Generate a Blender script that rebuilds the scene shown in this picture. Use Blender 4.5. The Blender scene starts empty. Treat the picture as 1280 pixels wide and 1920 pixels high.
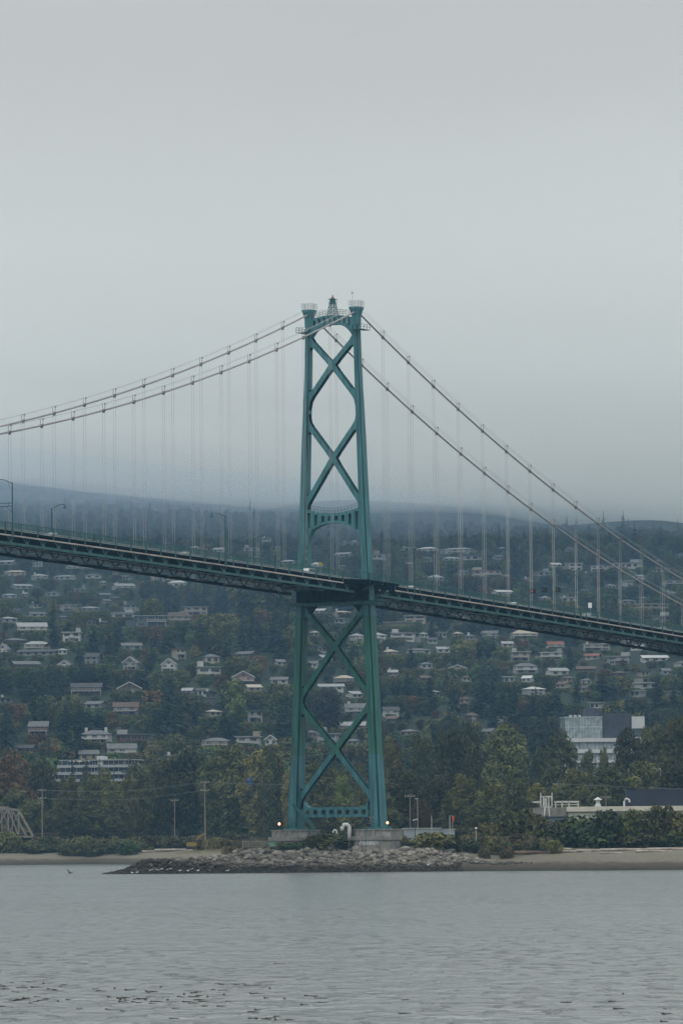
import bpy, math, random
import numpy as np
from mathutils import Matrix, Vector
random.seed(7); RNG = np.random.default_rng(11)
scene = bpy.context.scene
COL = scene.collection
R = math.radians

# ---------------------------------------------------------------- camera model
F = 9926.0; CAM_H = 6.5; PITCH = math.atan((1576 - 960) / F); ROLL = 0.009
fw = np.array([0, math.cos(PITCH), math.sin(PITCH)])
rt0 = np.array([1.0, 0, 0]); up0 = np.cross(rt0, fw)
rt = rt0 * math.cos(ROLL) - up0 * math.sin(ROLL); up = np.cross(rt, fw)
def proj(x, y, z):
    d = np.array([x, y, z - CAM_H]); k = d @ fw
    return 640 + F * (d @ rt) / k, 960 - F * (d @ up) / k
def ray(u, v):
    return fw + rt * ((u - 640) / F) + up * ((960 - v) / F)
def at(u, v, Y):
    "the point seen at photo pixel (u, v) when it stands Y metres away"
    d = ray(u, v); k = Y / d[1]
    return Vector((d[0] * k, Y, CAM_H + d[2] * k))
cam = bpy.data.cameras.new('camera'); camo = bpy.data.objects.new('camera', cam); COL.objects.link(camo)
cam.sensor_fit = 'VERTICAL'; cam.sensor_height = 36; cam.lens = F / 1920 * 36
cam.clip_start = 1; cam.clip_end = 30000
camo.matrix_world = Matrix(((rt[0], up[0], -fw[0], 0), (rt[1], up[1], -fw[1], 0), (rt[2], up[2], -fw[2], CAM_H), (0, 0, 0, 1)))
scene.camera = camo

# ---------------------------------------------------------------- materials
MATS = {}
def nd(nt, t, **kw):
    n = nt.nodes.new(t)
    for k, v in kw.items(): setattr(n, k, v)
    return n
def mat(name, col, rough=.6, var=.25, scale=.6, col2=None, spec=.3, metal=0, bump=0, bscale=4, rand=0, coord='Object', hue=0):
    if name in MATS: return MATS[name]
    m = bpy.data.materials.new(name); m.use_nodes = True; nt = m.node_tree; b = nt.nodes['Principled BSDF']
    b.inputs['Roughness'].default_value = rough; b.inputs['Metallic'].default_value = metal
    b.inputs['Specular IOR Level'].default_value = spec
    tc = nd(nt, 'ShaderNodeTexCoord'); nz = nd(nt, 'ShaderNodeTexNoise'); nz.inputs['Scale'].default_value = scale; nz.inputs['Detail'].default_value = 4
    nt.links.new(tc.outputs[coord], nz.inputs['Vector'])
    rp = nd(nt, 'ShaderNodeValToRGB'); e = rp.color_ramp.elements
    a = [max(0, c * (1 - var)) for c in col]; c2 = col2 or [min(1, c * (1 + var)) for c in col]
    e[0].position = .3; e[0].color = (*a, 1); e[1].position = .7; e[1].color = (*c2, 1)
    nt.links.new(nz.outputs['Fac'], rp.inputs[0]); last = rp.outputs[0]
    if rand or hue:
        oi = nd(nt, 'ShaderNodeObjectInfo'); hs = nd(nt, 'ShaderNodeHueSaturation')
        mr = nd(nt, 'ShaderNodeMapRange'); mr.inputs['To Min'].default_value = 1 - rand; mr.inputs['To Max'].default_value = 1 + rand
        nt.links.new(oi.outputs['Random'], mr.inputs['Value']); nt.links.new(mr.outputs[0], hs.inputs['Value'])
        if hue:
            ml = nd(nt, 'ShaderNodeMath', operation='MULTIPLY'); ml.inputs[1].default_value = 7.31
            fr = nd(nt, 'ShaderNodeMath', operation='FRACT'); nt.links.new(oi.outputs['Random'], ml.inputs[0]); nt.links.new(ml.outputs[0], fr.inputs[0])
            m2 = nd(nt, 'ShaderNodeMapRange'); m2.inputs['To Min'].default_value = .5 - hue; m2.inputs['To Max'].default_value = .5 + hue
            nt.links.new(fr.outputs[0], m2.inputs['Value']); nt.links.new(m2.outputs[0], hs.inputs['Hue'])
        nt.links.new(last, hs.inputs['Color']); last = hs.outputs[0]
    nt.links.new(last, b.inputs['Base Color'])
    if bump:
        n2 = nd(nt, 'ShaderNodeTexNoise'); n2.inputs['Scale'].default_value = bscale; nt.links.new(tc.outputs[coord], n2.inputs['Vector'])
        bp = nd(nt, 'ShaderNodeBump'); bp.inputs['Strength'].default_value = bump; bp.inputs['Distance'].default_value = .3
        nt.links.new(n2.outputs['Fac'], bp.inputs['Height']); nt.links.new(bp.outputs[0], b.inputs['Normal'])
    MATS[name] = m; return m

# ---------------------------------------------------------------- mesh building
class MB:
    def __init__(s): s.v = []; s.f = []; s.m = []
    def add(s, vs, fs, mi=0):
        o = len(s.v); s.v += [tuple(p) for p in vs]; s.f += [tuple(i + o for i in f) for f in fs]; s.m += [mi] * len(fs); return s
    def box(s, x0, x1, y0, y1, z0, z1, mi=0):
        vs = [(x, y, z) for z in (z0, z1) for y in (y0, y1) for x in (x0, x1)]
        return s.add(vs, [(0, 2, 3, 1), (4, 5, 7, 6), (0, 1, 5, 4), (2, 6, 7, 3), (0, 4, 6, 2), (1, 3, 7, 5)], mi)
    def bar(s, p, q, w, h, mi=0, upv=(0, 0, 1)):
        p = Vector(p); q = Vector(q); d = (q - p).normalized(); u = Vector(upv)
        if abs(d.dot(u)) > .98: u = Vector((1, 0, 0))
        a = d.cross(u).normalized() * (w / 2); b = a.cross(d).normalized() * (h / 2)
        vs = [c + i * a + j * b for c in (p, q) for i, j in ((-1, -1), (1, -1), (1, 1), (-1, 1))]
        return s.add(vs, [(0, 1, 2, 3), (7, 6, 5, 4), (0, 4, 5, 1), (1, 5, 6, 2), (2, 6, 7, 3), (3, 7, 4, 0)], mi)
    def tube(s, pts, r, n=8, mi=0, cap=True):
        pts = [Vector(p) for p in pts]; rr = r if isinstance(r, (list, tuple)) else [r] * len(pts); vs = []
        for i, p in enumerate(pts):
            d = (pts[min(i + 1, len(pts) - 1)] - pts[max(i - 1, 0)]).normalized()
            u = Vector((0, 0, 1)) if abs(d.z) < .9 else Vector((1, 0, 0))
            a = d.cross(u).normalized(); b = a.cross(d)
            vs += [p + (a * math.cos(2 * math.pi * k / n) + b * math.sin(2 * math.pi * k / n)) * rr[i] for k in range(n)]
        fs = [(i * n + k, i * n + (k + 1) % n, (i + 1) * n + (k + 1) % n, (i + 1) * n + k) for i in range(len(pts) - 1) for k in range(n)]
        if cap: fs += [tuple(range(n))[::-1], tuple(range((len(pts) - 1) * n, len(pts) * n))]
        return s.add(vs, fs, mi)
    def prism(s, poly, f0, f1, mi=0):
        "poly: 2-D outline, f0/f1 map an outline point to the two end faces"
        n = len(poly); vs = [f0(p) for p in poly] + [f1(p) for p in poly]
        fs = [tuple(range(n)), tuple(range(n, 2 * n))[::-1]] + [(i, i + n, (i + 1) % n + n, (i + 1) % n) for i in range(n)]
        return s.add(vs, fs, mi)
    def blob(s, c, r, seg=8, ring=6, mi=0, jit=0):
        vs = [(c[0], c[1], c[2] - r[2])]
        for i in range(1, ring):
            a = -math.pi / 2 + math.pi * i / ring
            for k in range(seg):
                b = 2 * math.pi * k / seg; j = 1 + random.uniform(-jit, jit)
                vs.append((c[0] + r[0] * math.cos(a) * math.cos(b) * j, c[1] + r[1] * math.cos(a) * math.sin(b) * j, c[2] + r[2] * math.sin(a) * j))
        vs.append((c[0], c[1], c[2] + r[2])); t = len(vs) - 1
        fs = [(0, 1 + (k + 1) % seg, 1 + k) for k in range(seg)]
        fs += [(1 + i * seg + k, 1 + i * seg + (k + 1) % seg, 1 + (i + 1) * seg + (k + 1) % seg, 1 + (i + 1) * seg + k) for i in range(ring - 2) for k in range(seg)]
        fs += [(t, 1 + (ring - 2) * seg + k, 1 + (ring - 2) * seg + (k + 1) % seg) for k in range(seg)]
        return s.add(vs, fs, mi)
    def mesh(s, name, *ms, smooth=False):
        me = bpy.data.meshes.new(name); me.from_pydata(s.v, [], s.f)
        for m in ms: me.materials.append(m)
        if len(ms) > 1: me.polygons.foreach_set('material_index', s.m)
        import bmesh
        bm = bmesh.new(); bm.from_mesh(me); bmesh.ops.recalc_face_normals(bm, faces=bm.faces); bm.to_mesh(me); bm.free()
        if smooth: me.polygons.foreach_set('use_smooth', [True] * len(me.polygons))
        me.update(); return me
    def build(s, name, ms, parent=None, loc=None, rz=0, smooth=False):
        ms = ms if isinstance(ms, (list, tuple)) else [ms]
        return link(name, s.mesh(name, *ms, smooth=smooth), parent, loc, rz)
def link(name, me, parent=None, loc=None, rz=0, sc=None):
    o = bpy.data.objects.new(name, me); COL.objects.link(o)
    if parent is not None: o.parent = parent
    if loc is not None: o.location = loc
    if rz: o.rotation_euler = (0, 0, rz)
    if sc is not None: o.scale = sc
    return o
def tag(o, label, cat, group=None, kind=None):
    o['label'] = label; o['category'] = cat
    if group: o['group'] = group
    if kind: o['kind'] = kind
    return o
def thing(name, label, cat, loc, rz=0, group=None):
    o = link(name, None, None, loc, rz); o.empty_display_size = 1
    return tag(o, label, cat, group)
def copy_tree(o, loc, rz=0, label=None, sc=None):
    def cp(x, par):
        c = x.copy(); COL.objects.link(c)
        if par is not None: c.parent = par
        for ch in x.children: cp(ch, c)
        return c
    r = cp(o, None); r.location = loc; r.rotation_euler = (0, 0, rz)
    if sc is not None: r.scale = (sc, sc, sc)
    if label: r['label'] = label
    return r

# ---------------------------------------------------------------- light, sky
world = bpy.data.worlds.new('World'); scene.world = world; world.use_nodes = True
wt = world.node_tree; bg = wt.nodes['Background']
SUN_EL, SUN_AZ = R(52), R(200)          # behind the camera, high, hidden by stratus
sky = nd(wt, 'ShaderNodeTexSky', sky_type='NISHITA'); sky.sun_disc = False
sky.sun_elevation = SUN_EL; sky.sun_rotation = SUN_AZ; sky.air_density = 1; sky.dust_density = 3
tc = nd(wt, 'ShaderNodeTexCoord'); sx = nd(wt, 'ShaderNodeSeparateXYZ'); wt.links.new(tc.outputs['Generated'], sx.inputs[0])
mp = nd(wt, 'ShaderNodeMapping'); mp.inputs['Scale'].default_value = (5, 5, 16); wt.links.new(tc.outputs['Generated'], mp.inputs[0])
nz = nd(wt, 'ShaderNodeTexNoise'); nz.inputs['Scale'].default_value = 1.6; nz.inputs['Detail'].default_value = 5; nz.inputs['Roughness'].default_value = .5
wt.links.new(mp.outputs[0], nz.inputs['Vector'])
ad = nd(wt, 'ShaderNodeMath', operation='MULTIPLY_ADD'); ad.inputs[1].default_value = .065
wt.links.new(nz.outputs['Fac'], ad.inputs[0]); wt.links.new(sx.outputs[2], ad.inputs[2])
rp = nd(wt, 'ShaderNodeValToRGB'); wt.links.new(ad.outputs[0], rp.inputs[0])
SKY = [(0, .22), (.11, .255), (.15, .31), (.19, .37), (.23, .415), (.34, .56), (.6, .82), (1, .98)]
while len(rp.color_ramp.elements) < len(SKY): rp.color_ramp.elements.new(.5)
for e, (p, g) in zip(rp.color_ramp.elements, SKY): e.position = p; e.color = (g * .968, g * 1.0, g * .990, 1)
sc_ = nd(wt, 'ShaderNodeVectorMath', operation='SCALE'); sc_.inputs['Scale'].default_value = 10.0
wt.links.new(rp.outputs[0], sc_.inputs[0])
mx = nd(wt, 'ShaderNodeMixRGB'); mx.inputs[0].default_value = .96
wt.links.new(sky.outputs[0], mx.inputs[1]); wt.links.new(sc_.outputs[0], mx.inputs[2]); wt.links.new(mx.outputs[0], bg.inputs['Color'])
bg.inputs['Strength'].default_value = .15
sl = bpy.data.lights.new('sun', 'SUN'); sl.energy = .9; sl.angle = R(30); sl.color = (1, .97, .93)
so = bpy.data.objects.new('sun', sl); COL.objects.link(so)
# Nishita rotation is measured clockwise from +Y
sd = Vector((math.sin(SUN_AZ) * math.cos(SUN_EL), math.cos(SUN_AZ) * math.cos(SUN_EL), math.sin(SUN_EL)))
so.rotation_euler = (-sd).to_track_quat('-Z', 'Y').to_euler()
scene.view_settings.view_transform = 'Standard'; scene.view_settings.look = 'None'
scene.view_settings.exposure = 0; scene.view_settings.gamma = 1
scene.cycles.max_bounces = 10; scene.cycles.diffuse_bounces = 2; scene.cycles.glossy_bounces = 2
scene.cycles.transparent_max_bounces = 12; scene.cycles.volume_bounces = 8
scene.cycles.use_denoising = True
scene.cycles.caustics_reflective = False; scene.cycles.caustics_refractive = False

# ---------------------------------------------------------------- terrain
COAST = np.array([(-49, 1100), (-46, 1094), (-38, 1090), (0, 1091), (25, 1088), (50, 1070), (90, 1060), (260, 1050), (260, 7000), (-700, 7000), (-700, 1630), (-130, 1606), (-100, 1604), (-76, 1612), (-62, 1560), (-55, 1450), (-52, 1250), (-50, 1115)], float)
def coast_dist(x, y):
    x = np.asarray(x, float); y = np.asarray(y, float); d = np.full(x.shape, 1e9); ins = np.zeros(x.shape, bool)
    n = len(COAST)
    for i in range(n):
        (x0, y0), (x1, y1) = COAST[i], COAST[(i + 1) % n]
        dx, dy = x1 - x0, y1 - y0
        t = np.clip(((x - x0) * dx + (y - y0) * dy) / (dx * dx + dy * dy), 0, 1)
        d = np.minimum(d, np.hypot(x - x0 - t * dx, y - y0 - t * dy))
        c = ((y0 > y) != (y1 > y)) & (x < dx * (y - y0) / (dy if dy else 1e-9) + x0); ins ^= c
    return np.where(ins, d, -d)
def vnoise(x, y, s, seed=0):
    x = np.asarray(x) / s; y = np.asarray(y) / s; xi = np.floor(x).astype(np.int64); yi = np.floor(y).astype(np.int64); fx = x - xi; fy = y - yi
    def h(a, b):
        n = (a * 374761393 + b * 668265263 + seed * 974634541) & 0x7fffffff; n = ((n ^ (n >> 13)) * 1274126177) & 0x7fffffff
        return ((n ^ (n >> 16)) & 0xffff) / 65535.0
    fx = fx * fx * (3 - 2 * fx); fy = fy * fy * (3 - 2 * fy)
    return (h(xi, yi) * (1 - fx) + h(xi + 1, yi) * fx) * (1 - fy) + (h(xi, yi + 1) * (1 - fx) + h(xi + 1, yi + 1) * fx) * fy
HY = [0, 1750, 1900, 2200, 2500, 2650, 2750, 3100, 3400, 3600, 4000, 4400, 4900, 6500]
HL = [0, 0, 20, 50, 87, 108, 114, 117, 155, 187, 238, 290, 350, 480]
HRY = [0, 1750, 1900, 2400, 2800, 3300, 3600, 4000, 4400, 4900, 6500]
HR = [0, 0, 17, 67, 112, 156, 189, 238, 290, 350, 480]
def terrain(x, y):
    x = np.asarray(x, float); y = np.asarray(y, float)
    d = coast_dist(x, y) + (vnoise(x, y, 14, 3) - .5) * 3
    beach = np.interp(d, [-40, 0, 8, 20, 30, 45, 120, 400], [-4, 0, 1.1, 3.0, 3.9, 4.7, 5.3, 5.6])
    rip = np.interp(d, [-40, 0, 4, 9, 13, 22, 120], [-4, 0, 1.3, 3.4, 4.3, 4.9, 5.3])
    wr = np.clip((x + 52) / 14, 0, 1) * np.clip((32 - x) / 14, 0, 1) * np.clip((1160 - y) / 20, 0, 1)
    z = beach * (1 - wr) + rip * wr
    cap = np.interp(x, [-50, -40, -24, -16], [1.9, 2.4, 3.3, 9]); cap = np.where(y < 1135, cap, 9); z = np.minimum(z, cap)
    a = np.clip((x / y * F + 640 - 500) / 160, 0, 1); a = a * a * (3 - 2 * a)
    hill = np.interp(y, HY, HL) * (1 - a) + np.interp(y, HRY, HR) * a
    z = z + hill + (vnoise(x, y, 90, 5) - .5) * 10 * np.clip((y - 1800) / 500, 0, 1) + (vnoise(x, y, 260, 9) - .5) * 26 * np.clip((y - 3000) / 900, 0, 1)
    return z + (vnoise(x, y, 5, 1) - .5) * .25
def tz(x, y): return float(terrain(np.array([x]), np.array([y]))[0])
def ground_hit(u, v, y0=1100, y1=5200):
    d = ray(u, v); Y = np.linspace(y0, y1, 2000); k = Y / d[1]; X = d[0] * k; Z = CAM_H + d[2] * k; t = terrain(X, Y)
    i = np.nonzero(Z < t)[0]; i = i[0] if len(i) else len(Y) - 1
    return Vector((X[i], Y[i], float(t[i])))

rows = np.concatenate([np.arange(1040, 1130, 1.2), np.arange(1130, 1700, 5), np.arange(1700, 5400, 20)])
cols = np.linspace(-.105, .105, 150)
gy = np.repeat(rows, len(cols)); gx = np.tile(cols, len(rows)) * gy; gz = terrain(gx, gy)
me = bpy.data.meshes.new('ground'); n = len(cols)
me.from_pydata(np.stack([gx, gy, gz], 1).tolist(), [], [(i * n + k, i * n + k + 1, (i + 1) * n + k + 1, (i + 1) * n + k) for i in range(len(rows) - 1) for k in range(n - 1)])
me.polygons.foreach_set('use_smooth', [True] * len(me.polygons))
gm = bpy.data.materials.new('ground'); gm.use_nodes = True; nt = gm.node_tree; b = nt.nodes['Principled BSDF']; b.inputs['Roughness'].default_value = .9; b.inputs['Specular IOR Level'].default_value = .15
geo = nd(nt, 'ShaderNodeNewGeometry'); sp = nd(nt, 'ShaderNodeSeparateXYZ'); nt.links.new(geo.outputs['Position'], sp.inputs[0])
nz = nd(nt, 'ShaderNodeTexNoise'); nz.inputs['Scale'].default_value = .35; nz.inputs['Detail'].default_value = 6; nt.links.new(geo.outputs['Position'], nz.inputs['Vector'])
ma = nd(nt, 'ShaderNodeMath', operation='MULTIPLY_ADD'); ma.inputs[1].default_value = 1.4; nt.links.new(nz.outputs['Fac'], ma.inputs[0]); nt.links.new(sp.outputs[2], ma.inputs[2])
mr = nd(nt, 'ShaderNodeMapRange'); mr.inputs['From Min'].default_value = 0; mr.inputs['From Max'].default_value = 10; nt.links.new(ma.outputs[0], mr.inputs['Value'])
rp = nd(nt, 'ShaderNodeValToRGB'); GR = [(.0, (.016, .020, .013)), (.09, (.022, .022, .014)), (.13, (.044, .036, .024)), (.21, (.066, .054, .037)), (.265, (.135, .121, .092)), (.46, (.15, .138, .105)), (.53, (.085, .075, .04)), (.62, (.030, .036, .016)), (1, (.014, .022, .010))]
while len(rp.color_ramp.elements) < len(GR): rp.color_ramp.elements.new(.5)
for e, (p, c) in zip(rp.color_ramp.elements, GR): e.position = p; e.color = (*c, 1)
nt.links.new(mr.outputs[0], rp.inputs[0])
n2 = nd(nt, 'ShaderNodeTexNoise'); n2.inputs['Scale'].default_value = 1.2; n2.inputs['Detail'].default_value = 5; nt.links.new(geo.outputs['Position'], n2.inputs['Vector'])
m2 = nd(nt, 'ShaderNodeMapRange'); m2.inputs['To Min'].default_value = .6; m2.inputs['To Max'].default_value = 1.4; nt.links.new(n2.outputs['Fac'], m2.inputs['Value'])
vm = nd(nt, 'ShaderNodeVectorMath', operation='SCALE'); nt.links.new(rp.outputs[0], vm.inputs[0]); nt.links.new(m2.outputs[0], vm.inputs['Scale']); nt.links.new(vm.outputs[0], b.inputs['Base Color'])
bp = nd(nt, 'ShaderNodeBump'); bp.inputs['Strength'].default_value = .5; bp.inputs['Distance'].default_value = .3; nt.links.new(n2.outputs['Fac'], bp.inputs['Height']); nt.links.new(bp.outputs[0], b.inputs['Normal'])
me.materials.append(gm); g = link('ground', me); g['kind'] = 'structure'

# water
wm = bpy.data.materials.new('sea_water'); wm.use_nodes = True; nt = wm.node_tree; b = nt.nodes['Principled BSDF']
b.inputs['Base Color'].default_value = (.145, .160, .153, 1); b.inputs['Roughness'].default_value = .16; b.inputs['IOR'].default_value = 1.333
geo = nd(nt, 'ShaderNodeNewGeometry')
def wnoise(scale, sxyz, detail, dist=0):
    m = nd(nt, 'ShaderNodeMapping'); m.inputs['Scale'].default_value = sxyz; m.inputs['Rotation'].default_value = (0, 0, R(8)); nt.links.new(geo.outputs['Position'], m.inputs[0])
    z = nd(nt, 'ShaderNodeTexNoise'); z.inputs['Scale'].default_value = scale; z.inputs['Detail'].default_value = detail; z.inputs['Distortion'].default_value = dist
    nt.links.new(m.outputs[0], z.inputs['Vector']); return z.outputs['Fac']
w1 = wnoise(1.5, (.8, .45, 1), 4, .8); w2 = wnoise(.42, (.9, .35, 1), 3, .5); w3 = wnoise(.035, (1, .35, 1), 3, .5); w4 = wnoise(.09, (1, .25, 1), 2)
gate = nd(nt, 'ShaderNodeMapRange'); gate.inputs['From Min'].default_value = .38; gate.inputs['From Max'].default_value = .66; gate.inputs['To Min'].default_value = .35; gate.inputs['To Max'].default_value = 1.5; nt.links.new(w3, gate.inputs['Value'])
g2 = nd(nt, 'ShaderNodeMapRange'); g2.inputs['From Min'].default_value = .35; g2.inputs['From Max'].default_value = .7; g2.inputs['To Min'].default_value = .5; g2.inputs['To Max'].default_value = 1.5; nt.links.new(w4, g2.inputs['Value'])
gg = nd(nt, 'ShaderNodeMath', operation='MULTIPLY'); nt.links.new(gate.outputs[0], gg.inputs[0]); nt.links.new(g2.outputs[0], gg.inputs[1])
s1 = nd(nt, 'ShaderNodeMath', operation='MULTIPLY'); nt.links.new(w1, s1.inputs[0]); nt.links.new(gg.outputs[0], s1.inputs[1])
s2 = nd(nt, 'ShaderNodeMath', operation='MULTIPLY_ADD'); s2.inputs[1].default_value = 1.6; nt.links.new(w2, s2.inputs[0]); nt.links.new(s1.outputs[0], s2.inputs[2])
w5 = wnoise(.8, (1.15, .34, 1), 3, .4); q5 = nd(nt, 'ShaderNodeMapRange', interpolation_type='SMOOTHSTEP'); q5.inputs['From Min'].default_value = .52; q5.inputs['From Max'].default_value = .74; nt.links.new(w5, q5.inputs['Value'])
q6 = nd(nt, 'ShaderNodeMath', operation='MULTIPLY'); nt.links.new(q5.outputs[0], q6.inputs[0]); nt.links.new(gg.outputs[0], q6.inputs[1])
s3 = nd(nt, 'ShaderNodeMath', operation='MULTIPLY_ADD'); s3.inputs[1].default_value = 3.6; nt.links.new(q6.outputs[0], s3.inputs[0]); nt.links.new(s2.outputs[0], s3.inputs[2])
bp = nd(nt, 'ShaderNodeBump'); bp.inputs['Strength'].default_value = 1.0; bp.inputs['Distance'].default_value = .26; nt.links.new(s3.outputs[0], bp.inputs['Height']); nt.links.new(bp.outputs[0], b.inputs['Normal'])
o = MB().add([(-500, -60, 0), (500, -60, 0), (500, 1750, 0), (-500, 1750, 0)], [(0, 1, 2, 3)]).build('water', wm); o['kind'] = 'structure'

# air: one even haze box, and the stratus bank that swallows the mountain
def volume(name, dens, col, aniso=0.0):
    m = bpy.data.materials.new(name); m.use_nodes = True; nt = m.node_tree; nt.nodes.remove(nt.nodes['Principled BSDF'])
    pv = nd(nt, 'ShaderNodeVolumePrincipled'); pv.inputs['Color'].default_value = (*col, 1); pv.inputs['Density'].default_value = dens; pv.inputs['Anisotropy'].default_value = aniso
    nt.links.new(pv.outputs[0], nt.nodes['Material Output'].inputs['Volume']); return m
HAZE_TOP = 208
o = MB().box(-800, 800, -70, 5600, -6, HAZE_TOP).build('haze', volume('haze_air', 5.2e-5, (.36, .66, .98))); o['kind'] = 'stuff'
# cloud bank: closed lump with a softly rolling underside, lower to the right
cx = np.linspace(-700, 700, 57); cy = np.linspace(2250, 5500, 84); cb = MB(); nx, ny = len(cx), len(cy)
X, Y = np.meshgrid(cx, cy)
ZB = 262 - X * .115 + (vnoise(X, Y, 190, 21) - .5) * 16 + (vnoise(X, Y, 60, 22) - .5) * 7; ZB = np.maximum(ZB, HAZE_TOP + 2)
ZT = 392 + 0 * X; ZB = ZT - (ZT - ZB) * np.clip((Y - 2250) / 1900, .01, 1) ** 1.5
vs = list(zip(X.ravel(), Y.ravel(), ZB.ravel())) + list(zip(X.ravel(), Y.ravel(), ZT.ravel())); N = nx * ny
fs = [(j * nx + i, (j + 1) * nx + i, (j + 1) * nx + i + 1, j * nx + i + 1) for j in range(ny - 1) for i in range(nx - 1)]
fs += [tuple(k + N for k in f[::-1]) for f in fs]
per = [i for i in range(nx)] + [j * nx + nx - 1 for j in range(1, ny)] + [(ny - 1) * nx + i for i in range(nx - 2, -1, -1)] + [j * nx for j in range(ny - 2, 0, -1)]
fs += [(per[k], per[(k + 1) % len(per)], per[(k + 1) % len(per)] + N, per[k] + N) for k in range(len(per))]
o = cb.add(vs, fs).build('low_cloud', volume('cloud_vapour', 7.5e-3, (.938, .955, .950), .0)); o['kind'] = 'stuff'

# thin fringe hanging under the cloud against the upper slope
for thick, dens in ((None, 8e-4), (22, 1.4e-3), (11, 2.4e-3)):
    fb0 = HAZE_TOP + 3.5; ZF = np.maximum(fb0, 224 - X * .05); ZC = np.maximum(266 - X * .115 + (vnoise(X, Y, 190, 21) - .5) * 16 - 9, ZF + 3)
    if thick: ZF = np.maximum(ZF, ZC - thick + (vnoise(X, Y, 80, 40 + thick) - .5) * 9); ZC = np.maximum(ZC, ZF + 2)
    jx = np.nonzero(Y[:, 0] >= (4060 if thick else 3400))[0]; X2, Y2, ZF2, ZC2 = X[jx], Y[jx], ZF[jx], ZC[jx]; ny2 = len(jx); N2 = nx * ny2
    vs = list(zip(X2.ravel(), Y2.ravel(), ZF2.ravel())) + list(zip(X2.ravel(), Y2.ravel(), ZC2.ravel()))
    fs = [(j * nx + i, (j + 1) * nx + i, (j + 1) * nx + i + 1, j * nx + i + 1) for j in range(ny2 - 1) for i in range(nx - 1)]
    fs += [tuple(k + N2 for k in f[::-1]) for f in fs]
    per = [i for i in range(nx)] + [j * nx + nx - 1 for j in range(1, ny2)] + [(ny2 - 1) * nx + i for i in range(nx - 2, -1, -1)] + [j * nx for j in range(ny2 - 2, 0, -1)]
    fs += [(per[k], per[(k + 1) % len(per)], per[(k + 1) % len(per)] + N2, per[k] + N2) for k in range(len(per))]
    o = MB().add(vs, fs).build('cloud_fringe', volume('fringe_vapour_%s' % thick, dens, (.78, .86, .93) if thick else (.55, .72, .94), .0)); o['kind'] = 'stuff'
# ================================================================ the bridge
AL = 1.05037; BO = (-1.465, 1110.63); HS = 11.0; CT = 5.71       # axis angle, tower foot, hanger spacing, cable offset
def paint(name, kind):
    m = bpy.data.materials.new(name); m.use_nodes = True; nt = m.node_tree; b = nt.nodes['Principled BSDF']
    b.inputs['Roughness'].default_value = .55; b.inputs['Specular IOR Level'].default_value = .35
    geo = nd(nt, 'ShaderNodeNewGeometry'); sp = nd(nt, 'ShaderNodeSeparateXYZ'); nt.links.new(geo.outputs['Position'], sp.inputs[0])
    mp = nd(nt, 'ShaderNodeMapping'); mp.inputs['Scale'].default_value = (1.3, 1.3, .12); nt.links.new(geo.outputs['Position'], mp.inputs[0])
    z = nd(nt, 'ShaderNodeTexNoise'); z.inputs['Scale'].default_value = 1.0; z.inputs['Detail'].default_value = 6; nt.links.new(mp.outputs[0], z.inputs['Vector'])
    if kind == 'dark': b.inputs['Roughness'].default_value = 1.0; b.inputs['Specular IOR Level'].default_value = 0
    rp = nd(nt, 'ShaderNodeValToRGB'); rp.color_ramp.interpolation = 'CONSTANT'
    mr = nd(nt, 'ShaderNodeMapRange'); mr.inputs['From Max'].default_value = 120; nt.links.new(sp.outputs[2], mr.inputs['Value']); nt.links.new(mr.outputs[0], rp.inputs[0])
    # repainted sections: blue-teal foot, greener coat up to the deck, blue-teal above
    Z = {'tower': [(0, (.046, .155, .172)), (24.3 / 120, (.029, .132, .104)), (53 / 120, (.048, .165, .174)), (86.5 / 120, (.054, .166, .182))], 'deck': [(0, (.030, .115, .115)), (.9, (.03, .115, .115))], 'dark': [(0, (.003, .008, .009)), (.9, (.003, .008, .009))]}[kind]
    while len(rp.color_ramp.elements) < len(Z): rp.color_ramp.elements.new(.5)
    for e, (p, c) in zip(rp.color_ramp.elements, Z): e.position = p; e.color = (*c, 1)
    m2 = nd(nt, 'ShaderNodeMapRange'); m2.inputs['From Min'].default_value = .3; m2.inputs['From Max'].default_value = .7; m2.inputs['To Min'].default_value = .58; m2.inputs['To Max'].default_value = 1.28
    nt.links.new(z.outputs['Fac'], m2.inputs['Value'])
    vm = nd(nt, 'ShaderNodeVectorMath', operation='SCALE'); nt.links.new(rp.outputs[0], vm.inputs[0]); nt.links.new(m2.outputs[0], vm.inputs['Scale'])
    # rust and chalk flecks
    n3 = nd(nt, 'ShaderNodeTexNoise'); n3.inputs['Scale'].default_value = .9; n3.inputs['Detail'].default_value = 8; nt.links.new(geo.outputs['Position'], n3.inputs['Vector'])
    m3 = nd(nt, 'ShaderNodeMapRange'); m3.inputs['From Min'].default_value = .68; m3.inputs['From Max'].default_value = .76; m3.inputs['To Max'].default_value = .5; nt.links.new(n3.outputs['Fac'], m3.inputs['Value'])
    mx = nd(nt, 'ShaderNodeMixRGB'); mx.inputs[2].default_value = (.10, .085, .06, 1); nt.links.new(m3.outputs[0], mx.inputs[0]); nt.links.new(vm.outputs[0], mx.inputs[1]); nt.links.new(mx.outputs[0], b.inputs['Base Color'])
    return m
M_T = paint('teal_tower_paint', 'tower'); M_D = paint('teal_deck_paint', 'deck'); M_K = paint('shade_dark_steel', 'dark')  # dark steel: shade under the deck and inside braces put into its colour
M_LAMP = mat('lamp_post_green', (.018, .075, .078), .5, .15)
M_CABLE = mat('cable_wrap', (.30, .285, .28), .5, .15, .3); M_ROPE = mat('hanger_rope', (.46, .43, .42), .6, .1, .3)
M_PIPE = mat('pale_conduit', (.36, .31, .29), .5, .3, .25); M_CONC = mat('weathered_concrete', (.21, .20, .18), .9, .35, .5, bump=.4)
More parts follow.
